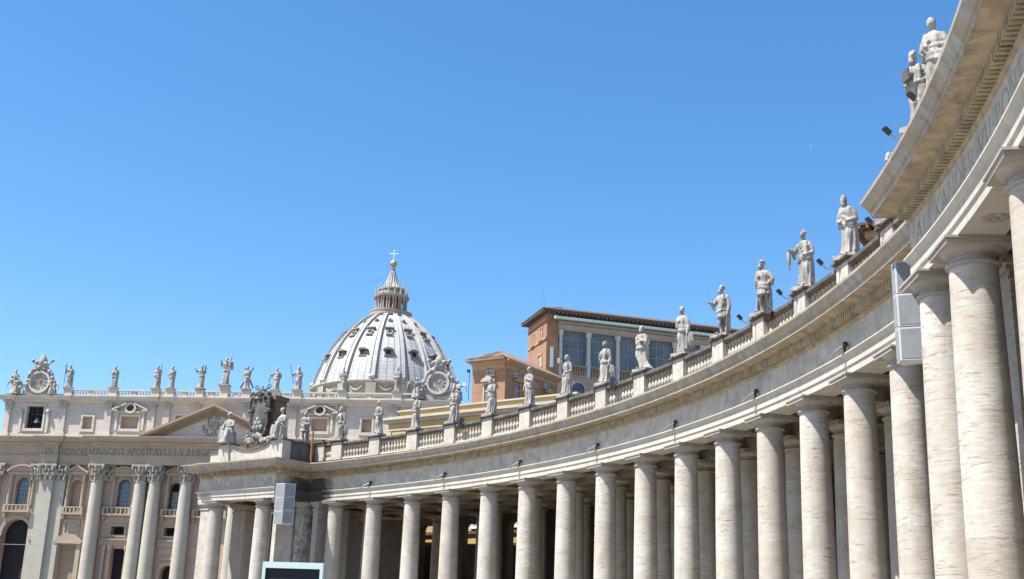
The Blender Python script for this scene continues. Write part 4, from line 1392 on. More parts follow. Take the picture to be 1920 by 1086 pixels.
ped = mk('pediment', fprism([(-73.2, 40.16), (-46.8, 40.16), (-60, 46.0)], -.6, 2.4), M['fpale'], basilica, F(-60, 40, 2), 0)
rk = MB()
for s in (0, 1):
    for (o0, o1, d1) in ((0.0, .5, 4.6), (.5, .95, 4.3), (.95, 1.35, 3.4), (1.35, 1.8, 2.9)):
        q = [(-75.4, 40.2 - o0 * .0 + (0)), (-60, 46.9 - o0)]
        a0 = np.array([-75.4 + o0 * 2.2, 40.2])
        a1 = np.array([-75.4 + o1 * 2.2, 40.2])
        poly = [tuple(a0), (-60, 46.9 - o0), (-60, 46.9 - o1), tuple(a1)]
        if s: poly = [(mirror(p[0]), p[1]) for p in poly]
        p_ = fprism(poly, -.55, d1)
        rk.add(p_.v, p_.f)
fmk('raking_cornice', rk, 'rake', ped, 0)
mb = MB()
rg = random.Random(5)
for k in range(30):
    a = rg.uniform(0, 6.28)
    r = rg.uniform(0.2, 1.9)
    c = F(-60.6 + r * math.cos(a) * 1.3, 42.6 + r * math.sin(a), 2.5)
    mb.ball(c, (rg.uniform(.25, .5), .35, rg.uniform(.25, .5)), 8, 6)
fmk('carved_relief', mb, 'fcap', ped, 180)

# attic
AT_L = [(-106.5, 1.0), (-94.5, 1.5), (-84.45, 1.5), (-75.05, 1.5), (-71.85, 1.4), (-65.4, 1.4)]
AT_P = AT_L + [(-54.6, 1.4), (-48.1, 1.4), (-44.75, 1.6), (-34.8, 1.6), (-23.6, 1.6), (-13.6, 1.0)]
AW = [(-100.6, 42.05, 46.8, 3.7, 'big'), (-88.85, 42.1, 44.75, 2.15, 'small'), (-79.65, 42.3, 44.9, 3.8, 'ped'), (-68.7, 42.9, 45.25, 2.4, 'small'), (-60, 42.3, 44.9, 3.2, 'small'), (-51.4, 42.5, 45.1, 2.4, 'small'), (-39.1, 42.4, 45.0, 3.3, 'ped'), (-29.15, 42.3, 45.1, 2.15, 'small'), (-19.0, 42.1, 46.8, 3.6, 'big')]
hol = [rect(u - wd / 2, u + wd / 2, a, b) for (u, a, b, wd, k) in AW]
fmk('attic_wall', fplate(rect(-107.5, -12.5, 40.2, 47.7), hol, 1.3, -.6), 'fpale', None, 0)
mb = MB()
for a, w in AT_P:
    mb = MB()
    fbox(mb, a - w / 2, a + w / 2, 41.2, 46.4, -.6, -.15)
    fbox(mb, a - w / 2 - .3, a + w / 2 + .3, 40.2, 41.25, -.62, .1)
    fmk('attic_pilaster', mb, 'fpale', None, 0, F(a, 40.2, -.3))
mb = MB()
fbox(mb, -107.6, -12.4, 40.16, 41.0, -.6, -.35)
fmk('attic_plinth', mb, 'fpale', None, 0)
acap_me = mesh_of('attic_capital', corinthian(.42, 1.5, .62), M['fpale'], 40)
for a, w in AT_P:
    link('attic_capital', acap_me, F(a, 46.25, -.3), basilica, FROT)
apath = [(-108, -6), (-108, -.4)]
for a, w in AT_P:
    apath += [(a - w / 2 - .3, -.4), (a - w / 2 - .3, -.1), (a + w / 2 + .3, -.1), (a + w / 2 + .3, -.4)]
apath += [(-12, -.4), (-12, -6)]
apath[2:4] = [(-107.2, -.1)]
apath = [(-108, -6), (-108, -.4), (-107.3, -.4), (-107.3, -.1)] + [p for p in apath if p[0] > -107 and p[0] < -12.1] + [(-12, -.4), (-12, -6)]
fmk('attic_cornice', fsweep(apath, [(-.2, 47.6), (0, 47.65), (.1, 47.9), (.25, 48.0), (.6, 48.1), (.65, 48.4), (.8, 48.5), (.95, 48.85), (.95, 48.95), (0, 49.05), (-2.5, 49.1)]), 'fpale')
# attic windows
for (u, a, b, wd, kind) in AW:
    p = F(u, (a + b) / 2, -.6)
    fr = fplate(rect(u - wd / 2 - .42, u + wd / 2 + .42, a - .42, b + .42), [rect(u - wd / 2, u + wd / 2, a, b)], .22, -.38)
    fbox(fr, u - wd / 2 - .55, u + wd / 2 + .55, a - .62, a - .42, -.6, -.2)
    wn_ = fmk('attic_window', fr, 'fpale', None, 0, p)
    pn = MB()
    if kind == 'big':
        pn.box(F(u, (a + b) / 2, -1.62), (wd / 2, .03, (b - a) / 2), [FU, FN, ZA])
        fmk('opening', pn, 'dark', wn_, 0)  # black sheet in place of the shade behind the bell
        bell = MB().lathe([(.95, 0), (.85, .25), (.62, .8), (.5, 1.3), (.3, 1.5), (.05, 1.6)], 20, F(u + .5, 43.2, -1.2))
        for q in (-1.0, .2):
            bell.box(F(u + q, 44.4, -1.35), (.07, .07, 2.3), [FU, FN, ZA])
        bell.box(F(u, 45.1, -1.35), (wd / 2, .1, .1), [FU, FN, ZA])
        fmk('bell', bell, 'black', wn_)
        for s in (-1, 1):
            sc_ = MB()
            fbox(sc_, u + s * (wd / 2 + 1.1) - .3, u + s * (wd / 2 + 1.1) + .3, 41.1, 45.9, -.6, -.3)
            sc_.ball(F(u + s * (wd / 2 + 1.1), 45.6, -.1), (.42, .4, .5), 10, 8)
            fmk('side_scroll', sc_, 'fpale', wn_)
    else:
        pn.box(F(u, (a + b) / 2, -1.62), (wd / 2, .03, (b - a) / 2), [FU, FN, ZA])
        fmk('recess', pn, 'fbrown', wn_, 0)
    if kind == 'ped':
        pd = MB()
        t = b + 1.45
        for s in (-1, 1):
            q = fprism([(u + s * 3.9, t), (u + s * .9, t + 1.35), (u + s * .9, t + 1.0), (u + s * 3.5, t - .12), (u + s * 3.5, t - .4), (u + s * 3.9, t - .3)], -.6, .35)
            pd.add(q.v, q.f)
            fbox(pd, u + s * 3.3 - .6, u + s * 3.3 + .6, t - .42, t - .1, -.6, .3)
            fbox(pd, u + s * (wd / 2 + .95) - .28, u + s * (wd / 2 + .95) + .28, a - .3, t - .45, -.6, -.25)
        fbox(pd, u - 2.7, u + 2.7, t - .75, t - .42, -.6, .0)
        A = np.linspace(0, 2 * PI, 25)[:-1]
        ring = fplate([(u + 1.25 * math.cos(x), t + .25 + 1.15 * math.sin(x)) for x in A], [[(u + .88 * math.cos(x), t + .25 + .72 * math.sin(x)) for x in A]], .7, .15)
        pd.add(ring.v, ring.f)
        fmk('window_pediment', pd, 'fpale', wn_, 0)
        oc = MB()
        oc.add([F(u + .9 * math.cos(x), t + .25 + .75 * math.sin(x), -.5) for x in A] + [F(u + .9 * math.cos(x), t + .25 + .75 * math.sin(x), -.56) for x in A], [tuple(range(24)), tuple(range(47, 23, -1))] + [(k, (k + 1) % 24, 24 + (k + 1) % 24, 24 + k) for k in range(24)])
        fmk('oculus', oc, 'inner', wn_, 0)

# attic balustrade
mb = MB()
fbox(mb, -107.5, -12.5, 49.1, 49.45, -1.0, -.4)
fbox(mb, -94, -20, 50.3, 50.62, -1.0, -.35)
PEDU = [-94.0, -84.1, -74.85, -71.7, -65.3, -60, -55.2, -48.9, -44.3, -34.7, -23.2]
for u in PEDU:
    m2 = MB()
    fbox(m2, u - .95, u + .95, 49.1, 50.75, -1.25, -.2)
    if u == -60: fbox(m2, -61.3, -58.9, 50.7, 51.7, -1.2, -.3)
    fmk('statue_pedestal', m2, 'fpale', None, 0, F(u, 49.1, -.7))
top = fmk('attic_balustrade', mb, 'fpale', None, 0)
bl = MB()
for a, b in zip(PEDU[:-1], PEDU[1:]):
    k = int((b - a - 1.9) / .62)
    for j in range(k):
        u = a + .95 + (b - a - 1.9) * (j + .5) / k
        bl.lathe([(.12, 49.45), (.18, 49.75), (.09, 50.1), (.13, 50.3)], 6, F(u, 0, -.7))
    fbox(bl, (a + b) / 2 - .5, (a + b) / 2 + .5, 49.45, 50.3, -.9, -.5)
tag(fmk('balusters', bl, 'fpale', top, 40), kind='stuff')


# lower windows
def segpoly(u, w0, half, rise, n=11):
    r = (half * half + rise * rise) / (2 * rise)
    a0 = math.asin(half / r)
    return [(u + r * math.sin(a), w0 + rise - r + r * math.cos(a)) for a in np.linspace(a0, -a0, n)]


def aedicule(u, w0, w1, wd, half, pb, pt, seg, balc, glass, gtop=None):
    """framed window: jambs, pediment, pane with bars, balcony"""
    fr = fplate(arch_poly(u, w0, w1 + .35, wd + .7), [arch_poly(u, w0 - .01 + .02, w1, wd)], .25, .22)
    w_ = fmk('facade_window', fr, 'fent', None, 0, F(u, w0, 0))
    if glass:
        gt = gtop or w1
        m_ = fprism(arch_poly(u, w0, gt, wd - .02) if gtop is None else rect(u - wd / 2 + .45, u + wd / 2, w0, gt), -.75, -.7)
        fmk('pane', m_, 'glassblue', w_, 0)
        bars = MB()
        for k in range(1, 5):
            x = u - wd / 2 + wd * k / 5
            fbox(bars, x - .035, x + .035, w0, gt - (.75 if gtop is None else 0), -.7, -.62)
        for k in range(1, 6):
            z = w0 + (gt - w0) * k / 6.5
            fbox(bars, u - wd / 2 + .02, u + wd / 2 - .02, z - .035, z + .035, -.7, -.63)
        fmk('glazing_bars', bars, 'steel', w_, 0)
    else:
        m_ = fprism(arch_poly(u, w0, w1, wd - .02), -1.3, -1.2)
        fmk('niche_back', m_, 'fbrown', w_, 0)
    pdm = MB()
    jw = .42
    for s in (-1, 1):
        x = u + s * (half - jw - .25)
        fbox(pdm, x - jw, x + jw, w0 - .1, pb - .7, 0, .42)
        cyl = MB().lathe([(.34, w0), (.3, pb - 1.1), (.45, pb - .7)], 12, F(x, 0, .5))
        pdm.add(cyl.v, cyl.f)
    fbox(pdm, u - half, u + half, pb - .7, pb - .05, 0, .75)
    if seg:
        q = fprism(segpoly(u, pb, half + .15, pt - pb) + [], 0, .95)
        pdm.add(q.v, q.f)
        q = segpoly(u, pb + .05, half + .3, pt - pb + .15)
        q2_ = segpoly(u, pb - .2, half + .05, pt - pb)
        k = fprism(q + q2_[::-1], .1, 1.25)
        pdm.add(k.v, k.f)
    else:
        q = fprism([(u - half, pb), (u + half, pb), (u, pt)], 0, .7)
        pdm.add(q.v, q.f)
        for s in (-1, 1):
            q = fprism([(u + s * (half + .3), pb - .1), (u, pt + .25), (u, pt - .12), (u + s * (half + .1), pb - .35)], .1, 1.15)
            pdm.add(q.v, q.f)
    fmk('window_pediment', pdm, 'fent', w_, 30)
    if balc:
        b0, b1, bw0, bw1 = balc
        bb = MB()
        fbox(bb, b0, b1, bw0, bw0 + .35, 0, 1.25)
        fbox(bb, b0 + .1, b1 - .1, bw1 - .25, bw1, .85, 1.15)
        n = max(3, int((b1 - b0) / .9))
        for k in range(n + 1):
            x = b0 + .2 + (b1 - b0 - .4) * k / n
            fbox(bb, x - .14, x + .14, bw0 + .35, bw1 - .25, .88, 1.12)
        for s, x in ((-1, b0 + .35), (1, b1 - .35)):
            fbox(bb, x - .3, x + .3, bw0 + .35, bw1 - .2, .82, 1.18)
            fbox(bb, x - .3, x + .3, bw0 - .9, bw0 - .004, 0, .7)
        fmk('balcony', bb, 'fent', w_, 0)


for s in (0, 1):
    f = (lambda u: u) if s == 0 else mirror
    aedicule(f(-100.6), 25.9, 31.7, 2.9, 3.2, 32.8, 34.1, True, (f(-100.9) - 2.9, f(-100.9) + 2.9, 24.4, 26.0), True)
    aedicule(f(-88.95), 25.8, 31.4, 2.4, 2.3, 33.0, 34.1, False, (f(-88.9) - 2.3, f(-88.9) + 2.3, 24.2, 25.8), False)
    aedicule(f(-78.7), 25.9, 31.7, 2.9, 2.9, 32.9, 34.0, True, (f(-79.5) - 3.1, f(-79.5) + 3.1, 24.2, 25.9), True)
    aedicule(f(-68.0), 25.7, 31.2, 2.5, 2.1, 33.2, 34.1, False, (f(-68.2) - 2.0, f(-68.2) + 2.0, 24.1, 25.7), True, 29.4)
aedicule(-60, 25.9, 31.7, 3.2, 3.0, 32.9, 34.0, True, (-63.6, -56.4, 24.1, 25.8), True)
for s in (0, 1):
    f = (lambda u: u) if s == 0 else mirror
    for (a, b) in ((-82.7, -76.4), (-70.4, -66.8)):
        x0, x1 = sorted((f(a), f(b)))
        mb = MB()
        fbox(mb, x0, x1, 18.2, 19.3, 0, .5)
        fbox(mb, x0, x1, 19.3, 19.55, 0, .85)
        fmk('portal_lintel', mb, 'fent', None, 0, F(x0, 18.2, 0))
    for u in (-81.45, -80.2, -76.6):
        c = MB().lathe([(.42, 8), (.4, 13), (.36, 17.0), (.55, 17.4), (.6, 18.2)], 12, F(f(u), 0, .3))
        fmk('portal_column', c, 'fent', None, 35, F(f(u), 0, .3))
    for (u, a, b, wd) in ((-79.1, 20.4, 22.1, 2.9), (-68.1, 20.4, 22.1, 2.5), (-88.9, 20.5, 22.8, 2.6)):
        q = fplate(rect(f(u) - wd / 2 - .4, f(u) + wd / 2 + .4, a - .4, b + .4), [rect(f(u) - wd / 2, f(u) + wd / 2, a, b)], .3, .28)
        o = fmk('mezzanine_window', q, 'fent', None, 0, F(f(u), a, 0))
        if u == -88.9:
            mb = MB()
            fbox(mb, f(u) - 1.2, f(u) + 1.2, 20.6, 22.7, 0, .1)
            fmk('blind_panel', mb, 'fent', o, 0)
    q = fplate(segpoly(f(-89.2), 18.8, 3.0, 1.5) + [(f(-89.2) - 2.9, 18.4), (f(-89.2) + 2.9, 18.4)], [], .7, .7)
    for k in (-2.35, 2.35):
        fbox(q, f(-89.2) + k - .45, f(-89.2) + k + .45, 6, 18.4, 0, .4)
    o = fmk('niche_surround', q, 'fent', None, 0, F(f(-89.2), 6, 0))
    mb = MB()
    fbox(mb, f(-89.2) - 1.79, f(-89.2) + 1.79, 6.02, 18.18, -.9, -.7)
    fmk('blind_panel', mb, 'rake', o, 0)
    q = fplate(arch_poly(f(-100.6), 18, 23.8, 7.4, spring=20.0), [arch_poly(f(-100.6), 17.9, 23.1, 6.0)], .4, .35)
    for k in (-3.9, 3.9):
        fbox(q, f(-100.6) + k - .9, f(-100.6) + k + .9, 18.9, 19.7, 0, .7)
        fbox(q, f(-100.6) + k - .6, f(-100.6) + k + .6, 2, 18.9, 0, .35)
    fmk('archway_surround', q, 'fent', None, 0, F(f(-100.6), 0, 0))
    q = fplate(arch_poly(f(-67.8), 9, 15.3, 4.4), [arch_poly(f(-67.8), 8.9, 14.6, 3.0)], .3, .28)
    fbox(q, f(-67.8) - 2.1, f(-67.8) + 2.1, 15.7, 16.1, 0, .5)
    fmk('door_surround', q, 'fent', None, 0, F(f(-67.8), 0, 0))
# body of the church behind the facade
mb = MB()
c = np.array(F(-60, 21, -75))
mb.box(c, (40, 70, 21), [FU, FN, ZA])
fmk('nave', mb, 'fbrown', None, 0)

GF = 'statues on the facade balustrade'
FS = [(-94.2, 50.75, 5.0, dict(seed=41, L='raise', R='low', mantle=1, cloak=1), 'facade statue holding a thin cross, next to the left clock', 'cross'),
      (-84.2, 50.75, 4.9, dict(seed=42, L='chest', R='fold', mantle=1, wide=1.1), 'broad facade statue standing alone above the second small attic pilaster', None),
      (-74.9, 50.75, 5.0, dict(seed=43, L='low', R='raise', mantle=-1, cloak=1), 'facade statue with a short stick at its shoulder, left of a close pair', 'stick'),
      (-71.7, 50.75, 5.0, dict(seed=44, L='chest', R='fold', mantle=1), 'facade statue with clasped arms, right of a close pair', None),
      (-65.3, 50.9, 5.1, dict(seed=45, L='point', R='raise', mantle=-1, beard=True), 'facade statue stretching one arm out and holding a small cross staff', 'tau'),
      (-60.1, 51.7, 5.9, dict(seed=46, L='up', R='raise', mantle=-1, drape=1), 'tallest facade statue, raising a hand and carrying a big cross', 'bigcross'),
      (-55.4, 50.9, 5.0, dict(seed=47, L='chest', R='fold', mantle=1), 'facade statue leaning on a large dark diagonal cross', 'saltire'),
      (-49.1, 50.75, 4.9, dict(seed=48, L='side', R='hip', mantle=1, drape=-1, sway=.14), 'facade statue with elbows spread, right of the dark coat of arms', None),
      (-44.4, 50.75, 5.2, dict(seed=49, L='side', R='low', mantle=0, cloak=2, hat='veil'), 'cloaked facade statue holding a slanted spear by the dome\'s left edge', 'spear'),
      (-34.8, 50.75, 5.1, dict(seed=50, L='fold', R='chest', mantle=-1, cloak=1), 'facade statue standing before the dome\'s left ribs', None),
      (-23.3, 50.75, 5.3, dict(seed=51, L='low', R='low', mantle=1, cloak=1, wide=1.05), 'facade statue before the dome, next to the right clock', None)]
for (u, w, hgt, kw, lab, att) in FS:
    k = hgt / 3.15
    o, hd = statue(F(u, w, -.75), FROT, lab, group=GF, scale=k, voxel=.05, **kw)
    hl, hr = hd
    if att == 'cross':
        held(o, 'cross', MB().tube([hl + (0, -.05, -2.3), hl + (0, -.05, .55)], .04, 6).tube([hl + (-.22, -.05, .25), hl + (.22, -.05, .25)], .06, 6), 'timber')
    if att == 'stick':
        held(o, 'stick', MB().tube([hr + (-.1, 0, -.5), hr + (.12, 0, .65)], .05, 6), 'timber')
    if att == 'tau':
        held(o, 'staff', MB().tube([hr + (0, 0, -.6), hr + (.12, 0, .5)], .035, 6).tube([hr + (-.2, 0, .3), hr + (.32, 0, -.05)], .05, 6), 'black')
    if att == 'bigcross':
        a, b = hr + (-.25, -.02, -2.3), hr + (.12, -.02, .62)
        dd = (b - a) / np.linalg.norm(b - a)
        held(o, 'cross', MB().tube([a, b], .085, 6).tube([a + dd * 2.3 + (-.42, 0, .06), a + dd * 2.3 + (.42, 0, -.06)], .08, 6), 'statue')
    if att == 'saltire':
        held(o, 'saltire_cross', MB().tube([(-.95, .42, .12), (.62, .40, 2.95)], .1, 6).tube([(.8, .5, .2), (-.55, .5, 2.95)], .1, 6), 'timber')
    if att == 'spear':
        held(o, 'spear', MB().tube([hl + (.3, .02, -1.2), hl + (-.28, 0, 1.1)], .045, 6).tube([hl + (-.28, 0, 1.05), hl + (-.36, 0, 1.4)], [.08, .01], 6), 'timber')
statue(F(-106.4, 49.1, -.9), FROT + .3, 'facade statue at the far left edge behind a reclining figure', group=GF, scale=1.75, voxel=.05, seed=52, L='low', R='chest', cloak=1, mantle=1)


# clocks
def clock(u, w, lab, centre, seed):
    t = thing('clock', lab, 'clock', F(u, 49.1, -.6))
    A = np.linspace(0, 2 * PI, 41)[:-1]

    def disc(r, d0, d1, mat, nm, r_in=None):
        if r_in:
            q = fplate([(u + r * math.cos(a), w + r * math.sin(a)) for a in A], [[(u + r_in * math.cos(a), w + r_in * math.sin(a)) for a in A]], d1 - d0, d1)
        else:
            q = fprism([(u + r * math.cos(a), w + r * math.sin(a)) for a in A], d0, d1)
        return mk(nm, q, M[mat], t, F(u, w, d1), 30)
    dl = disc(2.05, -.75, -.3, 'dial', 'dial')
    disc(2.4, -.9, .05, 'fpale', 'ring', 2.0)
    mk('centre', fprism([(u + .85 * math.cos(a), w + .85 * math.sin(a)) for a in A], -.3, -.26), M[centre], dl, None, 0)
    nm = MB()
    for h, s in enumerate(('XII', 'I', 'II', 'III', 'IIII', 'V', 'VI', 'VII', 'VIII', 'IX', 'X', 'XI')):
        a = PI / 2 - h * PI / 6
        q = lettering(s, .62, lambda x, y, z: (x, y, z), gap=.06)
        wd = max(p[0] for p in q.v)
        sc_ = .6 if len(s) > 2 else .8
        for (x, y, z) in q.v: pass
        vv = [F(u + (1.08 + y) * math.cos(a) + (x - wd / 2) * sc_ * math.sin(a), w + (1.08 + y) * math.sin(a) - (x - wd / 2) * sc_ * math.cos(a), -.27 + z) for (x, y, z) in q.v]
        nm.add(vv, q.f)
    mk('numerals', nm, M['letter'], dl, None, 0)
    hn = MB()
    for a, L in ((.9, .9), (2.3, 1.35)):
        hn.tube([F(u, w, -.2), F(u + L * math.cos(a), w + L * math.sin(a), -.2)], [.09, .04], 6)
    mk('hands', hn, M['gold'], dl, None, 30)
    # carved surround: scrolls, tiara, garlands
    rg = random.Random(seed)
    mb = MB()
    for s in (-1, 1):
        mb.tube([F(u + s * 2.4, w - 1.8, -.6), F(u + s * 3.0, w - .6, -.5), F(u + s * 2.6, w + .9, -.5), F(u + s * 2.2, w + 2.0, -.5), F(u + s * 1.2, w + 2.9, -.5), F(u + s * .5, w + 3.0, -.5)], [.5, .55, .42, .5, .45, .35], 10)
        mb.tube([F(u + s * .5, w + 3.1, -.4), F(u + s * 2.2, w + 4.6, -.4)], .22, 8)
        mb.ball(F(u + s * 2.2, w + 4.7, -.4), .42, 8, 6)
    for k in range(46):
        a = rg.uniform(-.35, PI + .35)
        r = rg.uniform(2.5, 3.2)
        mb.ball(F(u + r * math.cos(a), w + r * math.sin(a), rg.uniform(-.9, .1)), (rg.uniform(.25, .5), .35, rg.uniform(.25, .5)), 8, 6)
    for k in range(18):
        mb.ball(F(u + rg.uniform(-1.2, 1.2), w + 3 + rg.uniform(0, 1.6), rg.uniform(-.8, 0)), rg.uniform(.25, .45), 8, 6)
    c = F(u, w + 3.2, -.5)
    tt_ = MB().lathe([(.6, 0), (.85, .6), (.95, 1.2), (.85, 1.8), (.55, 2.4), (.2, 2.75), (.25, 2.95), (.05, 3.1)], 14, c)
    mb.add(tt_.v, tt_.f)
    q = MB()
    fbox(q, u - 3.4, u + 3.4, 49.12, 50.2, -1.3, -.3)
    mb.add(q.v, q.f)
    me = remesh(mb, .13)
    finish(me, M['statue'], 180)
    me.transform(Matrix.Translation(-Vector(WPOS[t.name])))
    link('carved_surround', me, WPOS[t.name], t)


clock(-100.5, 51.95, 'round clock with bronze-brown centre and carved surround at the facade\'s left end', 'dialbrown', 1)
clock(-14.75, 52.8, 'round clock with gilded centre and carved surround beside the dome and brick house', 'gold', 2)
put('angel_statue', seated(61, .055, True, 'low', 1), F(-105.2, 49.1, .2), FROT + .9, 'winged stone figure leaning on the left side of the left clock', 'statue', 'angels beside the clocks', scale=1.5)
put('angel_statue', seated(62, .055, True, 'out', 1), F(-96.9, 49.1, .2), FROT - .8, 'winged stone figure with outstretched arm right of the left clock', 'statue', 'angels beside the clocks', scale=1.25)
put('angel_statue', seated(63, .055, True, 'out', -1), F(-18.9, 49.3, .3), FROT + .8, 'winged stone figure left of the right clock, against the dome base', 'statue', 'angels beside the clocks', scale=1.75)
put('angel_statue', seated(64, .055, True, 'low', -1), F(-10.4, 49.1, .3), FROT - .8, 'winged stone figure right of the right clock, near the brick house', 'statue', 'angels beside the clocks', scale=1.7)

p = np.array(F(-8.2, 49.1, .2))
t = thing('lamp_pole', 'thin dark pole with a small lamp at the right end of the facade roof', 'pole', tuple(p))
mk('mast', MB().tube([p, p + (0, 0, 6.2)], .07, 6), M['black'], t)
mk('lamp', MB().box(p + np.array([-.2, 0, 6.2]), (.32, .2, .28)), M['black'], t, None, 0)

# ------------------------------------------------------------------ dome
DK = 400 / 375.0
DX, DY = -41.8, 400.0


def dz(z): return (z - 1.6) * DK + 1.6


PZ = np.array([81.49, 85.65, 88.98, 92.06, 94.99, 97.8, 100.54, 103.2, 105.81, 108.37])
PR = np.array([25.17, 24.13, 22.77, 21.39, 19.95, 18.2, 16.38, 13.64, 10.62, 7.2]) - 0.5
ZS = np.linspace(PZ[0], PZ[-1], 40)
# smooth profile through the measured points
def prof_r(z):
    return float(np.interp(z, PZ, PR))
co = np.polyfit((PZ - PZ[0]) / (PZ[-1] - PZ[0]), PR ** 2, 4)
def prof_r(z):
    return math.sqrt(max(1.0, np.polyval(co, (z - PZ[0]) / (PZ[-1] - PZ[0]))))


dorg = (DX, DY, 0)
va = math.atan2(-DY, -DX)       # towards the viewer
mb = MB()
rows = []
for z in ZS:
    r = prof_r(z)
    rows.append([(DX + r * math.cos(va + 2 * PI * k / 192), DY + r * math.sin(va + 2 * PI * k / 192), z) for k in range(192)])
mb.grid(rows, True)
dome = mk('dome', mb, M['lead'], basilica, (DX, DY, 0), 60)
# the lead material counts its seams from the dome's own axis
dome.rotation_euler = (0, 0, 0)
for k in range(16):
    a = va + 2 * PI * (k + .5) / 16
    T_, N_ = np.array([-math.sin(a), math.cos(a), 0]), np.array([math.cos(a), math.sin(a), 0])
    mb = MB()
    for (o, hw, hh) in ((0, .5, .7), (-.8, .22, .95), (.8, .22, .95), (0, 1.1, .25)):
        ringz = []
        for z in ZS:
            r = prof_r(z)
            w = .45 + .55 * (r / PR[0])
            z2 = z
            b = np.array([DX, DY, z2]) + N_ * (r - .1) + T_ * o * w
            e_ = np.array([DX, DY, z2]) + N_ * (r + hh) + np.array([0, 0, hh * .45 * (1 - r / PR[0])]) + T_ * o * w
            ringz.append([b - T_ * hw * w, b + T_ * hw * w, e_ + T_ * hw * w, e_ - T_ * hw * w])
        mb.rings(ringz)
    c = np.array([DX, DY, PZ[0] + 1.0]) + N_ * (prof_r(PZ[0]) + .1)
    mb.ball(c, (1.3, 1.3, .9), 8, 6)
    mk('rib', mb, M['leadrib'], dome, None, 30)
for (z0, sc_, kind) in ((dz(88.8) - 3.3, .85, 0), (dz(95.0) - 1.9, .8, 1), (dz(99.3) - 1.3, .55, 2)):
    for k in range(16):
        a = va + 2 * PI * k / 16
        T_, N_ = np.array([-math.sin(a), math.cos(a), 0]), np.array([math.cos(a), math.sin(a), 0])
        r = prof_r(z0)
        ax_ = [T_, N_, ZA]
        c = np.array([DX, DY, z0]) + N_ * (r - .35)
        mb, dk = MB(), MB()
        if kind == 0:
            mb.box(c + (0, 0, .1), (1.15 * sc_, 1.0, .95 * sc_), ax_)
            hood = [c + T_ * (x * 1.75) + np.array([0, 0, z]) for x, z in ((-1, 1.0), (1, 1.0), (.55, 1.55), (0, 1.8), (-.55, 1.55))]
            n = 5
            mb.add([p + N_ * 1.35 for p in hood] + [p - N_ * 1.6 for p in hood], [tuple(range(n)), tuple(range(2 * n - 1, n - 1, -1))] + [(q, (q + 1) % n, n + (q + 1) % n, n + q) for q in range(n)])
            mb.box(c + N_ * .2 + np.array([0, 0, -1.05]), (1.35, 1.0, .2), ax_)
            dk.box(c + N_ * 1.02 + np.array([0, 0, .12]), (.72, .06, .68), ax_)
        else:
            A = np.linspace(0, 2 * PI, 17)[:-1]
            up = np.array([0, 0, 1.0]) * .8 - N_ * .6
            if kind == 2: up = np.array([0, 0, .6]) - N_ * .8
            up /= np.linalg.norm(up)
            nn = np.cross(T_, up)
            nn = nn if nn @ N_ > 0 else -nn
            for (ro, dd, tgt) in ((1.45, .75, mb), (.85, .82, dk)):
                V = [c + T_ * ro * sc_ * math.cos(x) + up * ro * sc_ * 1.1 * math.sin(x) for x in A]
                tgt.add([p + nn * dd for p in V] + [p - nn * .8 for p in V], [tuple(range(16)), tuple(range(31, 15, -1))] + [(q, (q + 1) % 16, 16 + (q + 1) % 16, 16 + q) for q in range(16)])
            if kind == 1:
                mb.box(c + up * 1.6 + nn * .5, (1.5, .8, .28), [T_, nn, up])
                mb.box(c - up * 1.55 + nn * .3, (1.1, .6, .2), [T_, nn, up])
        dm = mk('dormer_window', mb, M['dormer'], dome, tuple(c), 30)
        # black plate painted for the shade inside the dormer
        link('opening', mesh_of('opening', dk, M['dark'], 0, tuple(c)), (0, 0, 0), dm, 0, True)

# drum, lantern, ball and cross
mb = MB()
R0 = PR[0]
mb.lathe([(R0 + .3, 30), (R0 + .3, dz(70.8)), (R0 + 1.1, dz(71.2)), (R0 + 1.1, dz(71.8)), (R0 + .1, dz(72.0)), (R0 + .1, dz(75.3)), (R0 + .6, dz(75.5)), (R0 + 1.0, dz(76.2)), (R0 + .9, dz(76.6)), (R0 - .5, dz(76.8))], 96, (DX, DY, 0))
drum = mk('drum', mb, M['domestone'], basilica, (DX, DY, 30), 30)
for k in range(16):
    a = va + 2 * PI * (k + .5) / 16
    T_, N_ = np.array([-math.sin(a), math.cos(a), 0]), np.array([math.cos(a), math.sin(a), 0])
    mb = MB()
    mb.box(np.array([DX, DY, dz(73.6)]) + N_ * (R0 + .5), (1.7, .55, 2.0), [T_, N_, ZA])
    mb.box(np.array([DX, DY, dz(63.5)]) + N_ * (R0 + 1.2), (1.9, 1.6, 7.6), [T_, N_, ZA])
    mk('buttress', mb, M['domestone'], drum, None, 0)
    a = va + 2 * PI * k / 16
    T_, N_ = np.array([-math.sin(a), math.cos(a), 0]), np.array([math.cos(a), math.sin(a), 0])
    c = np.array([DX, DY, dz(74.7)]) + N_ * (R0 + .45)
    pts = [c + T_ * x * 2.2 + np.array([0, 0, -1.5 * (1 - x * x)]) for x in np.linspace(-1, 1, 11)]
    mb = MB().tube(pts, [.18, .24, .3, .36, .4, .42, .4, .36, .3, .24, .18], 8)
    mk('garland', mb, M['domestone'], drum, None, 60)
lorg = (-39.3 * DK, DY, dz(101.5))
LX, LY = lorg[0], lorg[1]
K = DK
mb = MB().lathe([(6.2 * K, dz(101.2)), (6.4 * K, dz(101.6)), (7.1 * K, dz(101.8)), (7.1 * K, dz(102.2)), (6.8 * K, dz(102.25)), (6.8 * K, dz(103.1)), (7.0 * K, dz(103.15)), (7.0 * K, dz(103.4)), (5.4 * K, dz(103.45)), (5.4 * K, dz(104.2)), (3.4 * K, dz(104.25)), (3.4 * K, dz(108.5))], 48, (LX, LY, 0))
lantern = mk('lantern', mb, M['lantred'], basilica, lorg, 30)
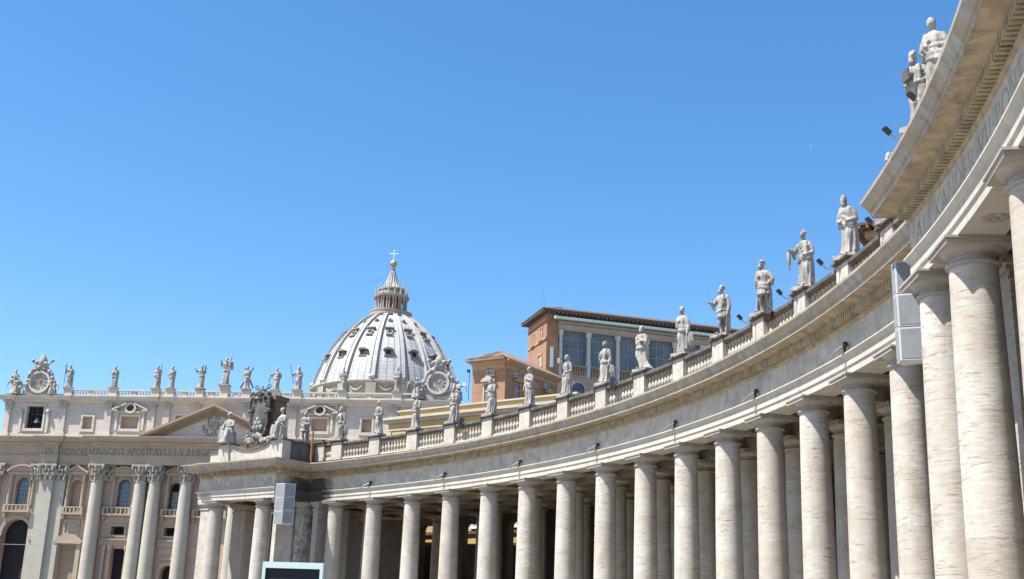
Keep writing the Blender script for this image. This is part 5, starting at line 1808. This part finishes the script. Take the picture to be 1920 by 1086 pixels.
mb = MB().lathe([(3.5 * K, dz(108.2)), (5.7 * K, dz(108.3)), (5.9 * K, dz(108.9)), (4.4 * K, dz(109.1)), (4.4 * K, dz(110.2)), (4.0 * K, dz(110.8)), (4.6 * K, dz(111.0)), (4.6 * K, dz(111.4)), (3.2 * K, dz(111.6)), (2.5 * K, dz(112.6)), (1.9 * K, dz(113.9)), (1.25 * K, dz(115.6)), (.75 * K, dz(117.6)), (.55 * K, dz(118.6)), (.9 * K, dz(118.8)), (.5 * K, dz(119.2)), (.25 * K, dz(119.5))], 32, (LX, LY, 0))
mk('spire', mb, M['domestone'], lantern, None, 30)
gl = MB().lathe([(7.15 * K, dz(101.55)), (7.25 * K, dz(101.8)), (7.25 * K, dz(102.15)), (6.9 * K, dz(102.2)), (6.9 * K, dz(103.1)), (7.05 * K, dz(103.12)), (7.05 * K, dz(103.42)), (6.6 * K, dz(103.44)), (6.6 * K, dz(101.6))], 48, (LX, LY, 0))
mk('gallery', gl, M['domestone'], lantern, None, 30)
for k in range(16):
    a = va + 2 * PI * (k + .5) / 16
    T_, N_ = np.array([-math.sin(a), math.cos(a), 0]), np.array([math.cos(a), math.sin(a), 0])
    mb = MB()
    for s in (-1, 1):
        p = np.array([LX, LY, 0]) + N_ * 5.0 * K + T_ * s * .42
        mb.lathe([(.36, dz(104.2)), (.27, dz(104.5)), (.24, dz(107.4)), (.40, dz(107.8)), (.40, dz(108.25))], 10, tuple(p))
    mk('paired_columns', mb, M['domestone'], lantern, None, 40)
    mb = MB().lathe([(.42, dz(108.9)), (.42, dz(109.5)), (.16, dz(109.6)), (.3, dz(110.2)), (.12, dz(110.7)), (.2, dz(110.9)), (.04, dz(111.4))], 8, tuple(np.array([LX, LY, 0]) + N_ * 5.2 * K))
    mb.lathe([(.36, dz(111.3)), (.36, dz(111.7)), (.14, dz(111.8)), (.26, dz(112.4)), (.1, dz(112.8)), (.18, dz(113.0)), (.03, dz(113.5))], 8, tuple(np.array([LX, LY, 0]) + N_ * 4.2 * K))
    mk('candelabrum', mb, M['leadrib'], lantern, None, 40)
    mb = MB().tube([np.array([LX, LY, dz(z)]) + N_ * (r * K + .12) for r, z in ((3.2, 111.6), (2.5, 112.6), (1.9, 113.9), (1.25, 115.6), (.75, 117.6))], [.3, .26, .22, .16, .1], 6)
    mk('spire_rib', mb, M['leadrib'], lantern, None, 60)
mk('ball', MB().ball((LX, LY, dz(120.55)), 1.2 * K, 24, 16), M['gold'], lantern, None, 60)
mb = MB().tube([(LX, LY, dz(121.6)), (LX, LY, dz(125.2))], .16, 8)
mb.tube([(LX - 1.15 * K, LY, dz(124.0)), (LX + 1.15 * K, LY, dz(124.0))], .15, 8)
for p in ((LX - 1.15 * K, dz(124.0)), (LX + 1.15 * K, dz(124.0)), (LX, dz(125.15))):
    mb.ball((p[0], LY, p[1]), .27, 8, 6)
mk('cross', mb, M['white'], lantern, None, 40)

# ------------------------------------------------------------------ palaces behind the colonnade
class Face:
    """a vertical wall plane through A towards B: at(s, z, d) with d in front of it"""
    def __init__(self, A, B):
        self.A = np.array([A[0], A[1], 0.])
        d = np.array([B[0] - A[0], B[1] - A[1], 0.])
        self.L = np.linalg.norm(d)
        self.d = d / self.L
        self.n = np.array([self.d[1], -self.d[0], 0])
        if self.n[1] > 0: self.n = -self.n

    def at(self, s, z, dep=0.0):
        return self.A + self.d * s + self.n * dep + np.array([0, 0, z])

    def box(self, mb, s0, s1, z0, z1, d0, d1):
        mb.box(self.at((s0 + s1) / 2, (z0 + z1) / 2, (d0 + d1) / 2), (abs(s1 - s0) / 2, abs(d1 - d0) / 2, abs(z1 - z0) / 2), [self.d, self.n, ZA])

    def plate(self, outer, holes, thick, dep):
        return plate(outer, holes, thick).map(lambda x, y, z: tuple(self.at(x, y, dep + z)))

    def window(self, parent, s, z, w, h, glass='glassblue', frame='buff', pedim=False, deep=.25):
        """frame proud of the wall, pane inside it, sill"""
        mb = self.plate(rect(s - w / 2 - .16, s + w / 2 + .16, z - h / 2 - .16, z + h / 2 + .16), [rect(s - w / 2, s + w / 2, z - h / 2, z + h / 2)], .2, .14)
        self.box(mb, s - w / 2 - .3, s + w / 2 + .3, z - h / 2 - .3, z - h / 2 - .16, 0, .3)
        if pedim:
            self.box(mb, s - w / 2 - .35, s + w / 2 + .35, z + h / 2 + .25, z + h / 2 + .42, 0, .4)
            v = [self.at(s - w / 2 - .4, z + h / 2 + .42, q) for q in (0, .42)] + [self.at(s + w / 2 + .4, z + h / 2 + .42, q) for q in (0, .42)] + [self.at(s, z + h / 2 + .95, q) for q in (0, .42)]
            mb.add(v, [(0, 2, 4), (1, 5, 3), (0, 1, 3, 2), (2, 3, 5, 4), (4, 5, 1, 0)])
        o = mk('window', mb, M[frame], parent, tuple(self.at(s, z)), 0)
        pn = MB()
        self.box(pn, s - w / 2 + .003, s + w / 2 - .003, z - h / 2 + .003, z + h / 2 - .003, -.1, .03)
        mk('pane', pn, M[glass], o, None, 0)
        br = MB()
        self.box(br, s - .04, s + .04, z - h / 2 + .01, z + h / 2 - .01, .03, .07)
        self.box(br, s - w / 2 + .01, s + w / 2 - .01, z + .1 * h, z + .1 * h + .07, .03, .065)
        mk('glazing_bars', br, M['palewood'], o, None, 0)
        return o


def prism_xy(pts, z0, z1):
    n = len(pts)
    return MB().add([(p[0], p[1], z0) for p in pts] + [(p[0], p[1], z1) for p in pts], [tuple(range(n - 1, -1, -1)), tuple(range(n, 2 * n))] + [(k, (k + 1) % n, n + (k + 1) % n, n + k) for k in range(n)])


# large palace with the glazed loggia
A0, B0, C0 = (4.69, 150.0), (40.0, 160.84), (2.5, 157.5)
fl = Face(A0, B0)
fs = Face(A0, C0)
dpt = 7.8
pal = thing('palace', 'tall orange brick palace with big glazed loggia windows and tiled roof', 'palace', (20, 158, 0))
back = -fl.n * dpt
P4 = [np.array(A0), np.array(B0), np.array(B0) + back[:2], np.array(A0) + back[:2]]
core = [np.array(A0) + (fl.d * .35 + back * .06)[:2], np.array(B0) + (back * .12)[:2], P4[2], P4[3] + (fl.d * .35)[:2]]
mk('wall', prism_xy([P4[0] + (fl.d * 1.62)[:2] + (back * .11)[:2], P4[1] + (back * .11)[:2], P4[2], P4[3] + (fl.d * 1.62)[:2]], 0, 42.4), M['brickpale'], pal, None, 0)
fl.box(cb := MB(), 0, 1.6, 0, 42.5, -dpt, 0)
mk('corner_wall', cb, M['brick'], pal, None, 0)
lb = MB()
fl.box(lb, 1.6, fl.L, 0, 35.0, -.85, .0)
mk('lower_wall', lb, M['fent'], pal, None, 0)
tb_ = MB()
fl.box(tb_, 1.6, fl.L, 41.35, 42.4, -.85, .05)
fl.box(tb_, 1.6, fl.L, 41.15, 41.35, -.85, -.1)
fl.box(tb_, 1.6, fl.L, 42.0, 42.2, 0.05, .35)
for k in range(90):
    s = 1.8 + k * .38
    if s < fl.L: fl.box(tb_, s, s + .16, 41.82, 41.998, .05, .3)
mk('loggia_entablature', tb_, M['buff'], pal, None, 0)
gt = MB()
fl.box(gt, .75, fl.L, 42.30, 42.62, .62, 1.15)
mk('gutter', gt, M['copper'], pal, None, 0)
lf = MB()
fl.box(lf, 1.62, fl.L, 42.404, 43.3, -dpt + .1, -.5)
mk('eaves_wall', lf, M['timber'], pal, None, 0)
lf = MB()
fl.box(lf, 0, 1.6, 42.504, 43.3, -dpt + .1, -.05)
mk('eaves_wall', lf, M['brick'], pal, None, 0)
cols_s = [2.03, 5.97, 10.1, 14.25, 18.35, 22.45, 26.55, 30.65, 34.75]
pc = MB().lathe([(.34, 35.0), (.34, 36.7), (.42, 36.75), (.42, 36.9), (.30, 37.0), (.26, 40.4), (.36, 40.55), (.4, 40.85), (.42, 41.15)], 16)
pc_me = mesh_of('loggia_column', pc, M['palewood'], 40)
for s in cols_s:
    p = fl.at(s, 0, -.4)
    link('loggia_column', pc_me, tuple(p), pal)
bl = MB().lathe([(.1, 0), (.13, .3), (.05, .62), (.08, .8)], 8)
for k, (a, b) in enumerate(zip(cols_s[:-1], cols_s[1:])):
    a2, b2 = a + .36, b - .36
    mb = MB()
    fl.box(mb, a2, b2, 36.6, 41.1, -.8, -.72)
    w_ = mk('loggia_window', mb, M['glassgrey'], pal, tuple(fl.at((a + b) / 2, 36.6, -.7)), 0)
    fr = MB()
    for j in range(0, 4):
        x = a2 + (b2 - a2) * j / 3
        fl.box(fr, x - .05, x + .05, 36.6, 41.1, -.72, -.64)
    for z in (36.7, 38.75, 40.2, 41.05):
        fl.box(fr, a2, b2, z - .04, z + .04, -.72, -.65)
    mk('glazing_bars', fr, M['steel'], w_, None, 0)
    rl = MB()
    fl.box(rl, a2, b2, 36.38, 36.56, -.3, .05)
    fl.box(rl, a2, b2, 35.0, 35.3, -.3, .02)
    for j in range(9):
        x = a2 + .18 + (b2 - a2 - .36) * j / 8
        p = fl.at(x, 35.3, -.13)
        rl.lathe([(.1, 0), (.14, .3), (.06, .75), (.1, 1.08)], 8, tuple(p))
    mk('loggia_balustrade', rl, M['brickpale'], pal, tuple(fl.at((a + b) / 2, 35, 0)), 30)
for s in (4.45, 8.5, 12.7, 16.9):
    mb = fl.plate(arch_poly(s, 31.5, 34.55, 2.3), [arch_poly(s, 31.49, 34.25, 1.75)], .2, .16)
    o = mk('arched_window', mb, M['buff'], pal, tuple(fl.at(s, 33, 0)), 0)
    q = fl.plate(arch_poly(s, 31.5, 34.24, 1.74), [], .08, .05)
    mk('pane', q, M['glassblue'], o, None, 0)
sl2 = MB()
fl.box(sl2, .55, .98, 36.0, 38.7, -.02, .03)
mk('white_panel', sl2, M['white'], pal, None, 0)
st_ = MB()
fs.box(st_, .0, 7.7, 39.7, 40.0, 0, .18)
fs.box(st_, .0, 7.7, 42.2, 42.5, 0, .22)
mk('string_course', st_, M['brickpale'], pal, None, 0)
for (s, z, w, h, gl_) in ((5.4, 40.8, .9, 1.35, 'glassgrey'), (2.1, 40.85, .95, 1.4, 'glassgrey'), (2.4, 37.2, 1.5, 1.5, 'white')):
    fs.window(pal, s, z, w, h, gl_, 'brickpale')
# hipped roof with overhanging eaves
ov = 0.8
E4 = [np.array([*(fl.at(-ov, 42.75, ov))]), fl.at(fl.L + 2, 42.75, ov), fl.at(fl.L + 2, 42.75, -dpt - ov), fl.at(-ov, 42.75, -dpt - ov)]
E4[0][2] = E4[1][2] = E4[2][2] = E4[3][2] = 43.5
r0, r1 = fl.at(3.6, 45.2, -dpt / 2), fl.at(fl.L - 2, 45.2, -dpt / 2)
mb = MB().add(list(E4) + [r0, r1] + [p - np.array([0, 0, .22]) for p in E4], [(0, 1, 5, 4), (1, 2, 5), (2, 3, 4, 5), (3, 0, 4), (0, 6, 7, 1), (1, 7, 8, 2), (2, 8, 9, 3), (3, 9, 6, 0), (6, 9, 8, 7)])
rf = mk('roof', mb, M['tiledark'], pal, None, 0)
mb = MB()
for k in range(120):
    s = -ov + .2 + k * .32
    if s < fl.L + 1.8:
        a, b = fl.at(s, 43.58, ov + .06), fl.at(s, 45.1, -dpt / 2 + .3)
        f_ = min(1.0, max(.05, (s + ov) / (3.6 + ov)))
        mb.tube([a, a + (b - a) * f_], .09, 6)
for k in range(28):
    mb_s = -ov + .2 + k * .32
    a = fl.at(-ov - .06, 43.58, ov - .2 - k * .33)
    t_ = fl.at(3.6, 45.2, -dpt / 2)
    w_ = 1 - abs((ov - .2 - k * .33) + dpt / 2) / (dpt / 2 + ov)
    mb.tube([a, a + (fl.d * (3.6 + ov) + np.array([0, 0, 1.75])) * max(.05, w_)], .09, 6)
mk('tile_ridges', mb, M['tiledark'], rf, None, 60)
mb = MB()
for k in range(60):
    s = -.6 + k * .62
    if s < fl.L: fl.box(mb, s, s + .16, 43.1, 43.275, -.49, ov - .05)
for k in range(13):
    s = k * .62
    fs.box(mb, s, s + .16, 43.1, 43.275, .0, ov - .05)
mk('rafter_ends', mb, M['timber'], rf, None, 0)
mb = MB()
p = np.array([4.45, 150.2, 43.7])
mb.tube([p + (.2, 1.5, .3), p + (-.5, 1.5, 3.2)], .03, 5)
mk('aerial', mb, M['steel'], rf, None, 0)

# smaller brick house
A1, L1, R1 = (-.45, 135.0), (-4.3, 137.3), (5.9, 144.6)
ff, fr_ = Face(A1, L1), Face(A1, R1)
hs = thing('brick_house', 'lower orange brick house corner with clay tile hip roof and pedimented windows', 'house', (1, 140, 0))
Q = np.array(L1) + (np.array(R1) - np.array(A1))
mk('wall', prism_xy([A1, R1, Q, L1], 0, 32.2), M['brick'], hs, None, 0)
cn = MB()
for (f_, s1) in ((ff, ff.L), (fr_, fr_.L)):
    f_.box(cn, 0, s1, 32.2, 32.75, -.3, .14)
    f_.box(cn, -.2, s1, 32.75, 33.0, -.3, .4)
    f_.box(cn, -.3, s1, 33.0, 33.3, -.3, .62)
mk('cornice', cn, M['brickpale'], hs, None, 0)
ov = .85
cc_ = (np.array(A1) + np.array(R1) + Q + np.array(L1)) / 4
E = []
for p in (A1, R1, Q, L1):
    v = np.array(p) - cc_
    E.append(np.array([*(np.array(p) + v / np.linalg.norm(v) * ov * 1.35), 33.34]))
ax2 = (np.array(R1) - np.array(A1)) / np.linalg.norm(np.array(R1) - np.array(A1))
m0 = (np.array(A1) + np.array(L1)) / 2
m1 = (np.array(R1) + Q) / 2
ra = np.array([*(m0 + ax2 * 2.2), 34.9])
rb = np.array([*(m1 - ax2 * 2.2), 34.9])
mb = MB().add(E + [ra, rb] + [p - np.array([0, 0, .2]) for p in E], [(0, 1, 5, 4), (1, 2, 5), (2, 3, 4, 5), (3, 0, 4), (0, 6, 7, 1), (1, 7, 8, 2), (2, 8, 9, 3), (3, 9, 6, 0), (6, 9, 8, 7)])
rf = mk('roof', mb, M['tile'], hs, None, 0)
mb = MB()


def ridges(e0, e1, a, b, pitch=.3):
    n = int(np.linalg.norm(e1 - e0) / pitch)
    for k in range(n):
        f_ = (k + .5) / n
        p = e0 + (e1 - e0) * f_
        # climb until the hip or ridge
        g0 = np.linalg.norm(a[:2] - e0[:2]); L_ = np.linalg.norm(e1 - e0)
        u_ = (e1 - e0) / L_
        h0, h1 = (a - e0) @ u_, L_ - (e1 - b) @ u_
        s = f_ * L_
        w_ = min(1, s / max(h0, .01), (L_ - s) / max(L_ - h1, .01))
        up = (a - e0) - u_ * ((a - e0) @ u_)
        mb.tube([p + (0, 0, .05), p + up * w_ + (0, 0, .05)], .085, 6)


ridges(E[0], E[1], ra, rb)
ridges(E[3], E[0], ra, ra)
mk('tile_ridges', mb, M['tile'], rf, None, 60)
ff.window(hs, 2.0, 31.95, .75, .55, 'glassgrey', 'buff')
ff.window(hs, 2.15, 29.4, 1.15, 2.2, 'glassgrey', 'buff', True)
fr_.window(hs, 2.45, 32.0, .9, .5, 'glassgrey', 'buff')
fr_.window(hs, 2.5, 29.8, 1.05, 1.9, 'glassblue', 'brickpale', True)
fr_.window(hs, 9.0, 31.9, .9, .5, 'glassgrey', 'buff')
fr_.window(hs, 9.3, 29.8, 1.05, 1.9, 'palewood', 'brickpale', True)
fr_.window(hs, 5.9, 29.8, 1.05, 1.9, 'glassblue', 'brickpale', True)

# long ochre wing just behind the colonnade
A2, B2 = (-12.6, 130.0), (6.6, 116.3)
fo = Face(A2, B2)
oc = thing('ochre_wing', 'low ochre plastered wing with buff cornice right behind the colonnade', 'building', (-3, 124, 0))
hol = [rect(2.4, 4.0, 12.9, 15.4), rect(9.4, 11.0, 12.9, 15.4)]
mb = MB()
bk_ = -fo.n * 9
mb = prism_xy([fo.at(-.6, 0)[:2], fo.at(fo.L, 0)[:2], (fo.at(fo.L, 0) + bk_)[:2], (fo.at(-.6, 0) + bk_)[:2]], 0, 24.4)
mk('wall', mb, M['ochre'], oc, None, 0)
cn = MB()
fo.box(cn, -1.0, fo.L, 24.404, 24.75, -9, .25)
fo.box(cn, -1.3, fo.L, 24.75, 25.05, -9, .5)
fo.box(cn, -.8, fo.L, 23.6, 23.75, 0, .08)
mk('cornice', cn, M['buff'], oc, None, 0)
at = MB()
fo.box(at, .4, fo.L, 25.06, 25.72, -8, -.6)
mk('attic', at, M['ochre'], oc, None, 0)
cn = MB()
fo.box(cn, .2, fo.L, 25.724, 25.9, -8.2, -.4)
mk('attic_coping', cn, M['buff'], oc, None, 0)
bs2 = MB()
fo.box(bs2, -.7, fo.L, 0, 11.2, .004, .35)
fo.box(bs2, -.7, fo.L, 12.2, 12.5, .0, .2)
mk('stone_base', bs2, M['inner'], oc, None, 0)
tm = MB()
fo.box(tm, -.62, -.1, 12.6, 23.5, .0, .12)
fo.box(tm, 9.0, 9.7, 24.0, 24.2, .1, .35)
mk('quoin', tm, M['buff'], oc, None, 0)
for s in (3.3, 8.0, 12.4, 17.0):
    fo.window(oc, s, 14.1, 1.5, 2.2, 'glassgrey', 'white')
mb_f = Face(fo.at(0, 0, .35)[:2], fo.at(fo.L, 0, .35)[:2])
for s in (3.6, 8.6):
    mb_f.window(oc, s, 9.6, 1.4, 2.0, 'dark', 'white')

# building whose eaves show behind the last statue
ev = thing('tall_palace_block', 'tall brown block showing only dark tiled eaves behind the statues at right', 'building', (40, 100, 0))
e0, e1 = np.array([26.9, 90.6, 0]), np.array([38.0, 84.0, 0])
ud = (e1 - e0) / np.linalg.norm(e1 - e0)
un = np.array([ud[1], -ud[0], 0])
if un[1] > 0: un = -un
w0_, w1_ = e0 - un * 1.6 + ud * 1.5, e1 - un * 1.6
mk('wall', prism_xy([w0_[:2], w1_[:2], (w1_ - un * 14)[:2], (w0_ - un * 14)[:2]], 0, 33.9), M['brickpale'], ev, None, 0)
mb = MB()
c4 = [e0, e1, e1 - un * 17, e0 - un * 17]
mb.add([tuple(p + np.array([0, 0, 34.72])) for p in c4] + [tuple(p + np.array([0, 0, 34.95])) for p in c4] + [tuple((c4[0] + c4[2]) / 2 + np.array([0, 0, 38.2]))], [(3, 2, 1, 0), (0, 1, 5, 4), (1, 2, 6, 5), (2, 3, 7, 6), (3, 0, 4, 7), (4, 5, 8), (5, 6, 8), (6, 7, 8), (7, 4, 8)])
rf = mk('roof', mb, M['tiledark'], ev, None, 0)
mb = MB()
for k in range(20):
    p = e0 + ud * (.3 + k * .62) + np.array([0, 0, 34.6])
    mb.box(p - un * .8, (.09, .78, .115), [ud, un, ZA])
    p = e0 - un * (.4 + k * .7) + np.array([0, 0, 34.6])
    mb.box(p + ud * .8, (.78, .09, .112), [ud, un, ZA])
mk('rafter_ends', mb, M['timber'], rf, None, 0)
mb = MB()
mb.box((w0_ + w1_) / 2 + np.array([0, 0, 34.2]) + un * .25 - un * 0, (np.linalg.norm(w1_ - w0_) / 2 + .4, .4, .28), [ud, un, ZA])
mk('eaves_cornice', mb, M['brickpale'], ev, None, 0)

# ------------------------------------------------------------------ fittings on the colonnade
def lamp_arm(i, d0, lab, reach=1.0, z=18.5):
    z -= 0.18
    """thin bracket with a small dark floodlight at its tip"""
    T, Nn = frame_at(i)
    b = np.array(pol(i, d0 - .36, z))
    t = thing('bracket_lamp', lab, 'lamp', tuple(b), 'bracket lamps on the balustrade')
    tip = b - Nn * reach - T * .05
    mk('arm', MB().tube([b, tip, tip - Nn * .22 + np.array([0, 0, .22])], .03, 6), M['steel'], t)
    hd = MB()
    c = tip - Nn * .26 + np.array([0, 0, .30])
    up = np.array([0, 0, .7]) - Nn * .7
    up /= np.linalg.norm(up)
    hd.box(c, (.075, .06, .15), [T, np.cross(T, up), up])
    hd.box(c + np.cross(T, up) * .065, (.09, .02, .165), [T, np.cross(T, up), up])
    mk('lamp_head', hd, M['black'], t, tuple(c), 0)


lamp_arm(12.95, PED_D, 'bracket lamp left of the old hooded statue', 0.62)
lamp_arm(11.95, PED_D, 'bracket lamp left of the curly haired statue', 0.62)
lamp_arm(10.95, PED_D, 'bracket lamp left of the soldier statue', 0.62)
lamp_arm(13.95, PED_D, 'bracket lamp before the brown eaves, right of the old hooded statue', 0.3, 18.75)
lamp_arm(15.75, -2.1, 'bracket lamp at the foot of the pavilion statues', 0.45, 18.75)
lamp_arm(16.2, -2.1, 'bracket lamp beside the bowed pavilion statue', 0.2, 19.0)


def ledge_spot(i, lab):
    """spotlight lying on the ledge of the architrave"""
    T, Nn = frame_at(i)
    p = np.array(pol(i, -FR - .2, 14.2))
    t = thing('spotlight', lab, 'spotlight', tuple(p), 'spotlights on the architrave ledge')
    mk('pole', MB().tube([p + T * .28 + np.array([0, 0, .33]), p - T * .18 - Nn * .3 + np.array([0, 0, .06]), p - T * .4 - Nn * .42 - np.array([0, 0, .14])], [.06, .07, .05], 8), M['steel'], t)
    hd = MB().tube([p + T * .16 + np.array([0, 0, .28]), p + T * .36 + np.array([0, 0, .36])], [.10, .12], 12)
    hd.box(p + T * .2 + np.array([0, 0, .12]), (.04, .05, .16), [T, Nn, ZA])
    mk('lamp_head', hd, M['black'], t)


for i, lab in ((1.0, 'spotlight on the ledge above the second column from the end pavilion'), (2.97, 'spotlight on the ledge above the fourth column from the end pavilion'), (4.97, 'spotlight on the ledge above the sixth column from the end pavilion'), (7.0, 'spotlight on the ledge above the eighth column from the end pavilion'), (9.0, 'spotlight on the ledge below the statue at the loggia\'s right end'), (11.0, 'spotlight on the ledge below the soldier statue'), (13.1, 'spotlight on the ledge nearest the grey pavilion loudspeaker')):
    ledge_spot(i, lab)


def box_flood(i, lab, d=-.62, z=18.62, tilt=.3, s=.34):
    z -= 0.18
    T, Nn = frame_at(i)
    p = np.array(pol(i, d, z))
    t = thing('box_floodlight', lab, 'floodlight', tuple(p), 'box floodlights on the balustrade')
    fw = -Nn * math.cos(tilt) - T * .5 + np.array([0, 0, math.sin(tilt) * .4])
    fw /= np.linalg.norm(fw)
    sd = np.cross(fw, ZA)
    sd /= np.linalg.norm(sd)
    up = np.cross(sd, fw)
    up = up * .96 + sd * .25
    sd = np.cross(fw, up)
    mb = MB().box(p, (s, .16, s), [sd, fw, up])
    mb.box(p + fw * .19, (s + .03, .03, s + .03), [sd, fw, up])
    mk('housing', mb, M['black'], t, None, 0)
    br = MB().tube([p + sd * (s + .06), p + sd * (s + .06) - fw * .3 - np.array([0, 0, .3]), p - sd * (s + .06) - fw * .3 - np.array([0, 0, .3]), p - sd * (s + .06)], .03, 6)
    mk('bracket', br, M['steel'], t)


box_flood(11.32, 'black box floodlight at the feet of the soldier statue', z=18.75, s=.42)
box_flood(7.38, 'black box floodlight beside the broad robed statue before the loggia', z=18.6)
box_flood(3.35, 'black box floodlight on the rail beside the bishop statue', z=18.65, s=.3)
# small dish
p = np.array(pol(-.62, -.6, 17.95))
T, Nn = frame_at(-.62)
t = thing('satellite_dish', 'small white satellite dish on the balustrade by the rusty pipe', 'dish', tuple(p))
rows = []
aim = -Nn * .8 + T * .5 + np.array([0, 0, .35])
aim /= np.linalg.norm(aim)
s1_ = np.cross(aim, ZA); s1_ /= np.linalg.norm(s1_)
s2_ = np.cross(s1_, aim)
for r, h_ in ((.02, 0), (.15, .02), (.28, .06), (.40, .13), (.41, .12), (.28, .03), (.1, -.03)):
    rows.append([p + aim * h_ + (s1_ * math.cos(a) + s2_ * math.sin(a)) * r for a in np.linspace(0, 2 * PI, 21)[:-1]])
mk('bowl', MB().rings(rows), M['white'], t)
mk('feed_arm', MB().tube([p - s2_ * .36 + aim * .1, p + aim * .4], .025, 6).tube([p, p - np.array([0, 0, .5]) - aim * .1], .04, 6), M['steel'], t)
# pile of pipes left on the roof edge
p = np.array(pol(-.38, .35, 18.55))
t = thing('pipe_bundle', 'bundle of brown pipes lying on the balustrade right of the stocky statue', 'pipes', tuple(p))
T, Nn = frame_at(-.38)
for k in range(4):
    mk('pipe', MB().tube([p + T * (-.9 + .1 * k) + np.array([0, 0, .12 + .13 * k]) + Nn * .05 * k, p + T * (1.1 - .12 * k) + np.array([0, 0, .16 + .06 * k])], .07, 8), M['rust' if k % 2 else 'timber'], t)
mk('end_drum', MB().tube([p + T * -1.0 + np.array([0, 0, .25]), p + T * -.7 + np.array([0, 0, .27])], .26, 14), M['black'], t)


def loudspeaker(x, y, z0, z1, az, w, lab, tilt=0.0, k=3, wl=None):
    """column of stacked cabinets with a shallow V front; az = where the V points (from -Y towards -X)"""
    t = thing('loudspeaker', lab, 'loudspeaker', (x, y, z0), 'loudspeaker columns hung in the corners')
    fw = np.array([-math.sin(az), -math.cos(az), 0])
    sd = np.array([math.cos(az), -math.sin(az), 0])
    wl = wl or w
    h = (z1 - z0) / k
    for j in range(k):
        b, tp = z0 + j * h + .02, z0 + (j + 1) * h - .02
        off = lambda z: fw * (-tilt * (z1 - z))
        plan = [-sd * wl - fw * .42, np.zeros(3) + fw * .0, sd * w - fw * .42, sd * w * .8 - fw * .85, -sd * wl * .8 - fw * .85]
        c = np.array([x, y, 0])
        P8 = [c + q + off(b) + np.array([0, 0, b]) for q in plan] + [c + q + off(tp) + np.array([0, 0, tp]) for q in plan]
        n = 5
        mb = MB().add(P8, [tuple(range(n - 1, -1, -1)), tuple(range(n, 2 * n))] + [(q, (q + 1) % n, n + (q + 1) % n, n + q) for q in range(n)])
        cab = mk('cabinet', mb, M['cabinet'], t, tuple(c + np.array([0, 0, b])), 0)
        for (a_, b_) in ((plan[0], plan[1]), (plan[1], plan[2])):
            d = b_ - a_
            L = np.linalg.norm(d)
            d = d / L
            nn = np.array([d[1], -d[0], 0])
            if nn @ fw < 0: nn = -nn
            g4 = []
            for (s, zz) in ((.05, b + .06), (L - .05, b + .06), (L - .05, tp - .06), (.05, tp - .06)):
                g4.append(c + a_ + d * s + off(zz) + np.array([0, 0, zz]))
            mk('grille', MB().add([q - nn * .01 for q in g4] + [q + nn * .015 for q in g4], [(3, 2, 1, 0), (4, 5, 6, 7), (0, 1, 5, 4), (1, 2, 6, 5), (2, 3, 7, 6), (3, 0, 4, 7)]), M['mesh'], cab, None, 0)
    br = MB().tube([np.array([x, y, z1 - .3]) - fw * .8, np.array([x, y, z1 - .3]) - fw * 2.2], .06, 6).tube([np.array([x, y, z0 + .5]) - fw * .85, np.array([x, y, z0 + .5]) - fw * 2.2], .06, 6)
    mk('wall_bracket', br, M['steel'], t)


loudspeaker(-18.85, 102.6, 10.75, 14.2, .1, .86, 'grey panelled loudspeaker column hanging at the end pavilion\'s corner', .0, 3, .85)
loudspeaker(13.0, 38.6, 11.05, 14.55, .75, .95, 'grey panelled loudspeaker column hanging beside the nearest big columns', .0, 3, .32)

# video screen standing in the square
t = thing('video_screen', 'white framed dark video screen at the bottom edge before the columns', 'screen', (-11.1, 65, 0))
fv = Face((-12.74, 65.0), (-9.5, 64.75))
hw_ = fv.L
mb = fv.plate(rect(0, hw_, 3.0, 5.40), [rect(.16, hw_ - .16, 3.16, 5.08)], .5, .0)
mk('frame', mb, M['mint'], t, None, 0)
mb = MB()
fv.box(mb, .16, hw_ - .16, 3.16, 5.08, -.45, -.12)
mk('display', mb, M['screen'], t, None, 0)
mb = MB()
fv.box(mb, .05, hw_ - .05, 3.05, 5.36, -1.0, -.505)
mk('back_cabinet', mb, M['steel'], t, None, 0)
for s in (.5, hw_ - .5):
    mb = MB()
    fv.box(mb, s - .12, s + .12, 0, 3.0, -.7, -.4)
    fv.box(mb, s - .4, s + .4, 0, .12, -1.6, .6)
    mk('leg', mb, M['steel'], t, None, 0)

# the day moon: a thin crescent very far off, thinned by the air in front of it
mm, nt, b = new_mat('day_moon')
tr = nt.nodes.new('ShaderNodeBsdfTransparent')
mx = nt.nodes.new('ShaderNodeMixShader')
mx.inputs[0].default_value = 0.10
b.inputs['Base Color'].default_value = (0.8, 0.8, 0.78, 1)
nt.links.new(tr.outputs[0], mx.inputs[1])
nt.links.new(b.outputs[0], mx.inputs[2])
nt.links.new(mx.outputs[0], nt.nodes['Material Output'].inputs['Surface'])
c = np.array([1436.0, 5330.0, 2353.0])
R_ = 19.0
vx = np.array([0.966, -0.26, 0.0])
vz = np.array([-0.1, -0.38, 0.92])
vy = np.cross(vz, vx)
rows = []
for k in range(25):
    a = math.radians(95 + 150 * k / 24)
    th = 7.5 * math.sin(PI * k / 24) + 0.05
    o_ = vx * math.cos(a) + vz * math.sin(a)
    rows.append([c + o_ * R_, c + o_ * (R_ - th * .5) + vy * th * .4, c + o_ * (R_ - th), c + o_ * (R_ - th * .5) - vy * th * .4])
tag(mk('moon', MB().rings(rows), mm, None, tuple(c)), 'faint white crescent moon in the blue sky left of the pavilion', 'moon')
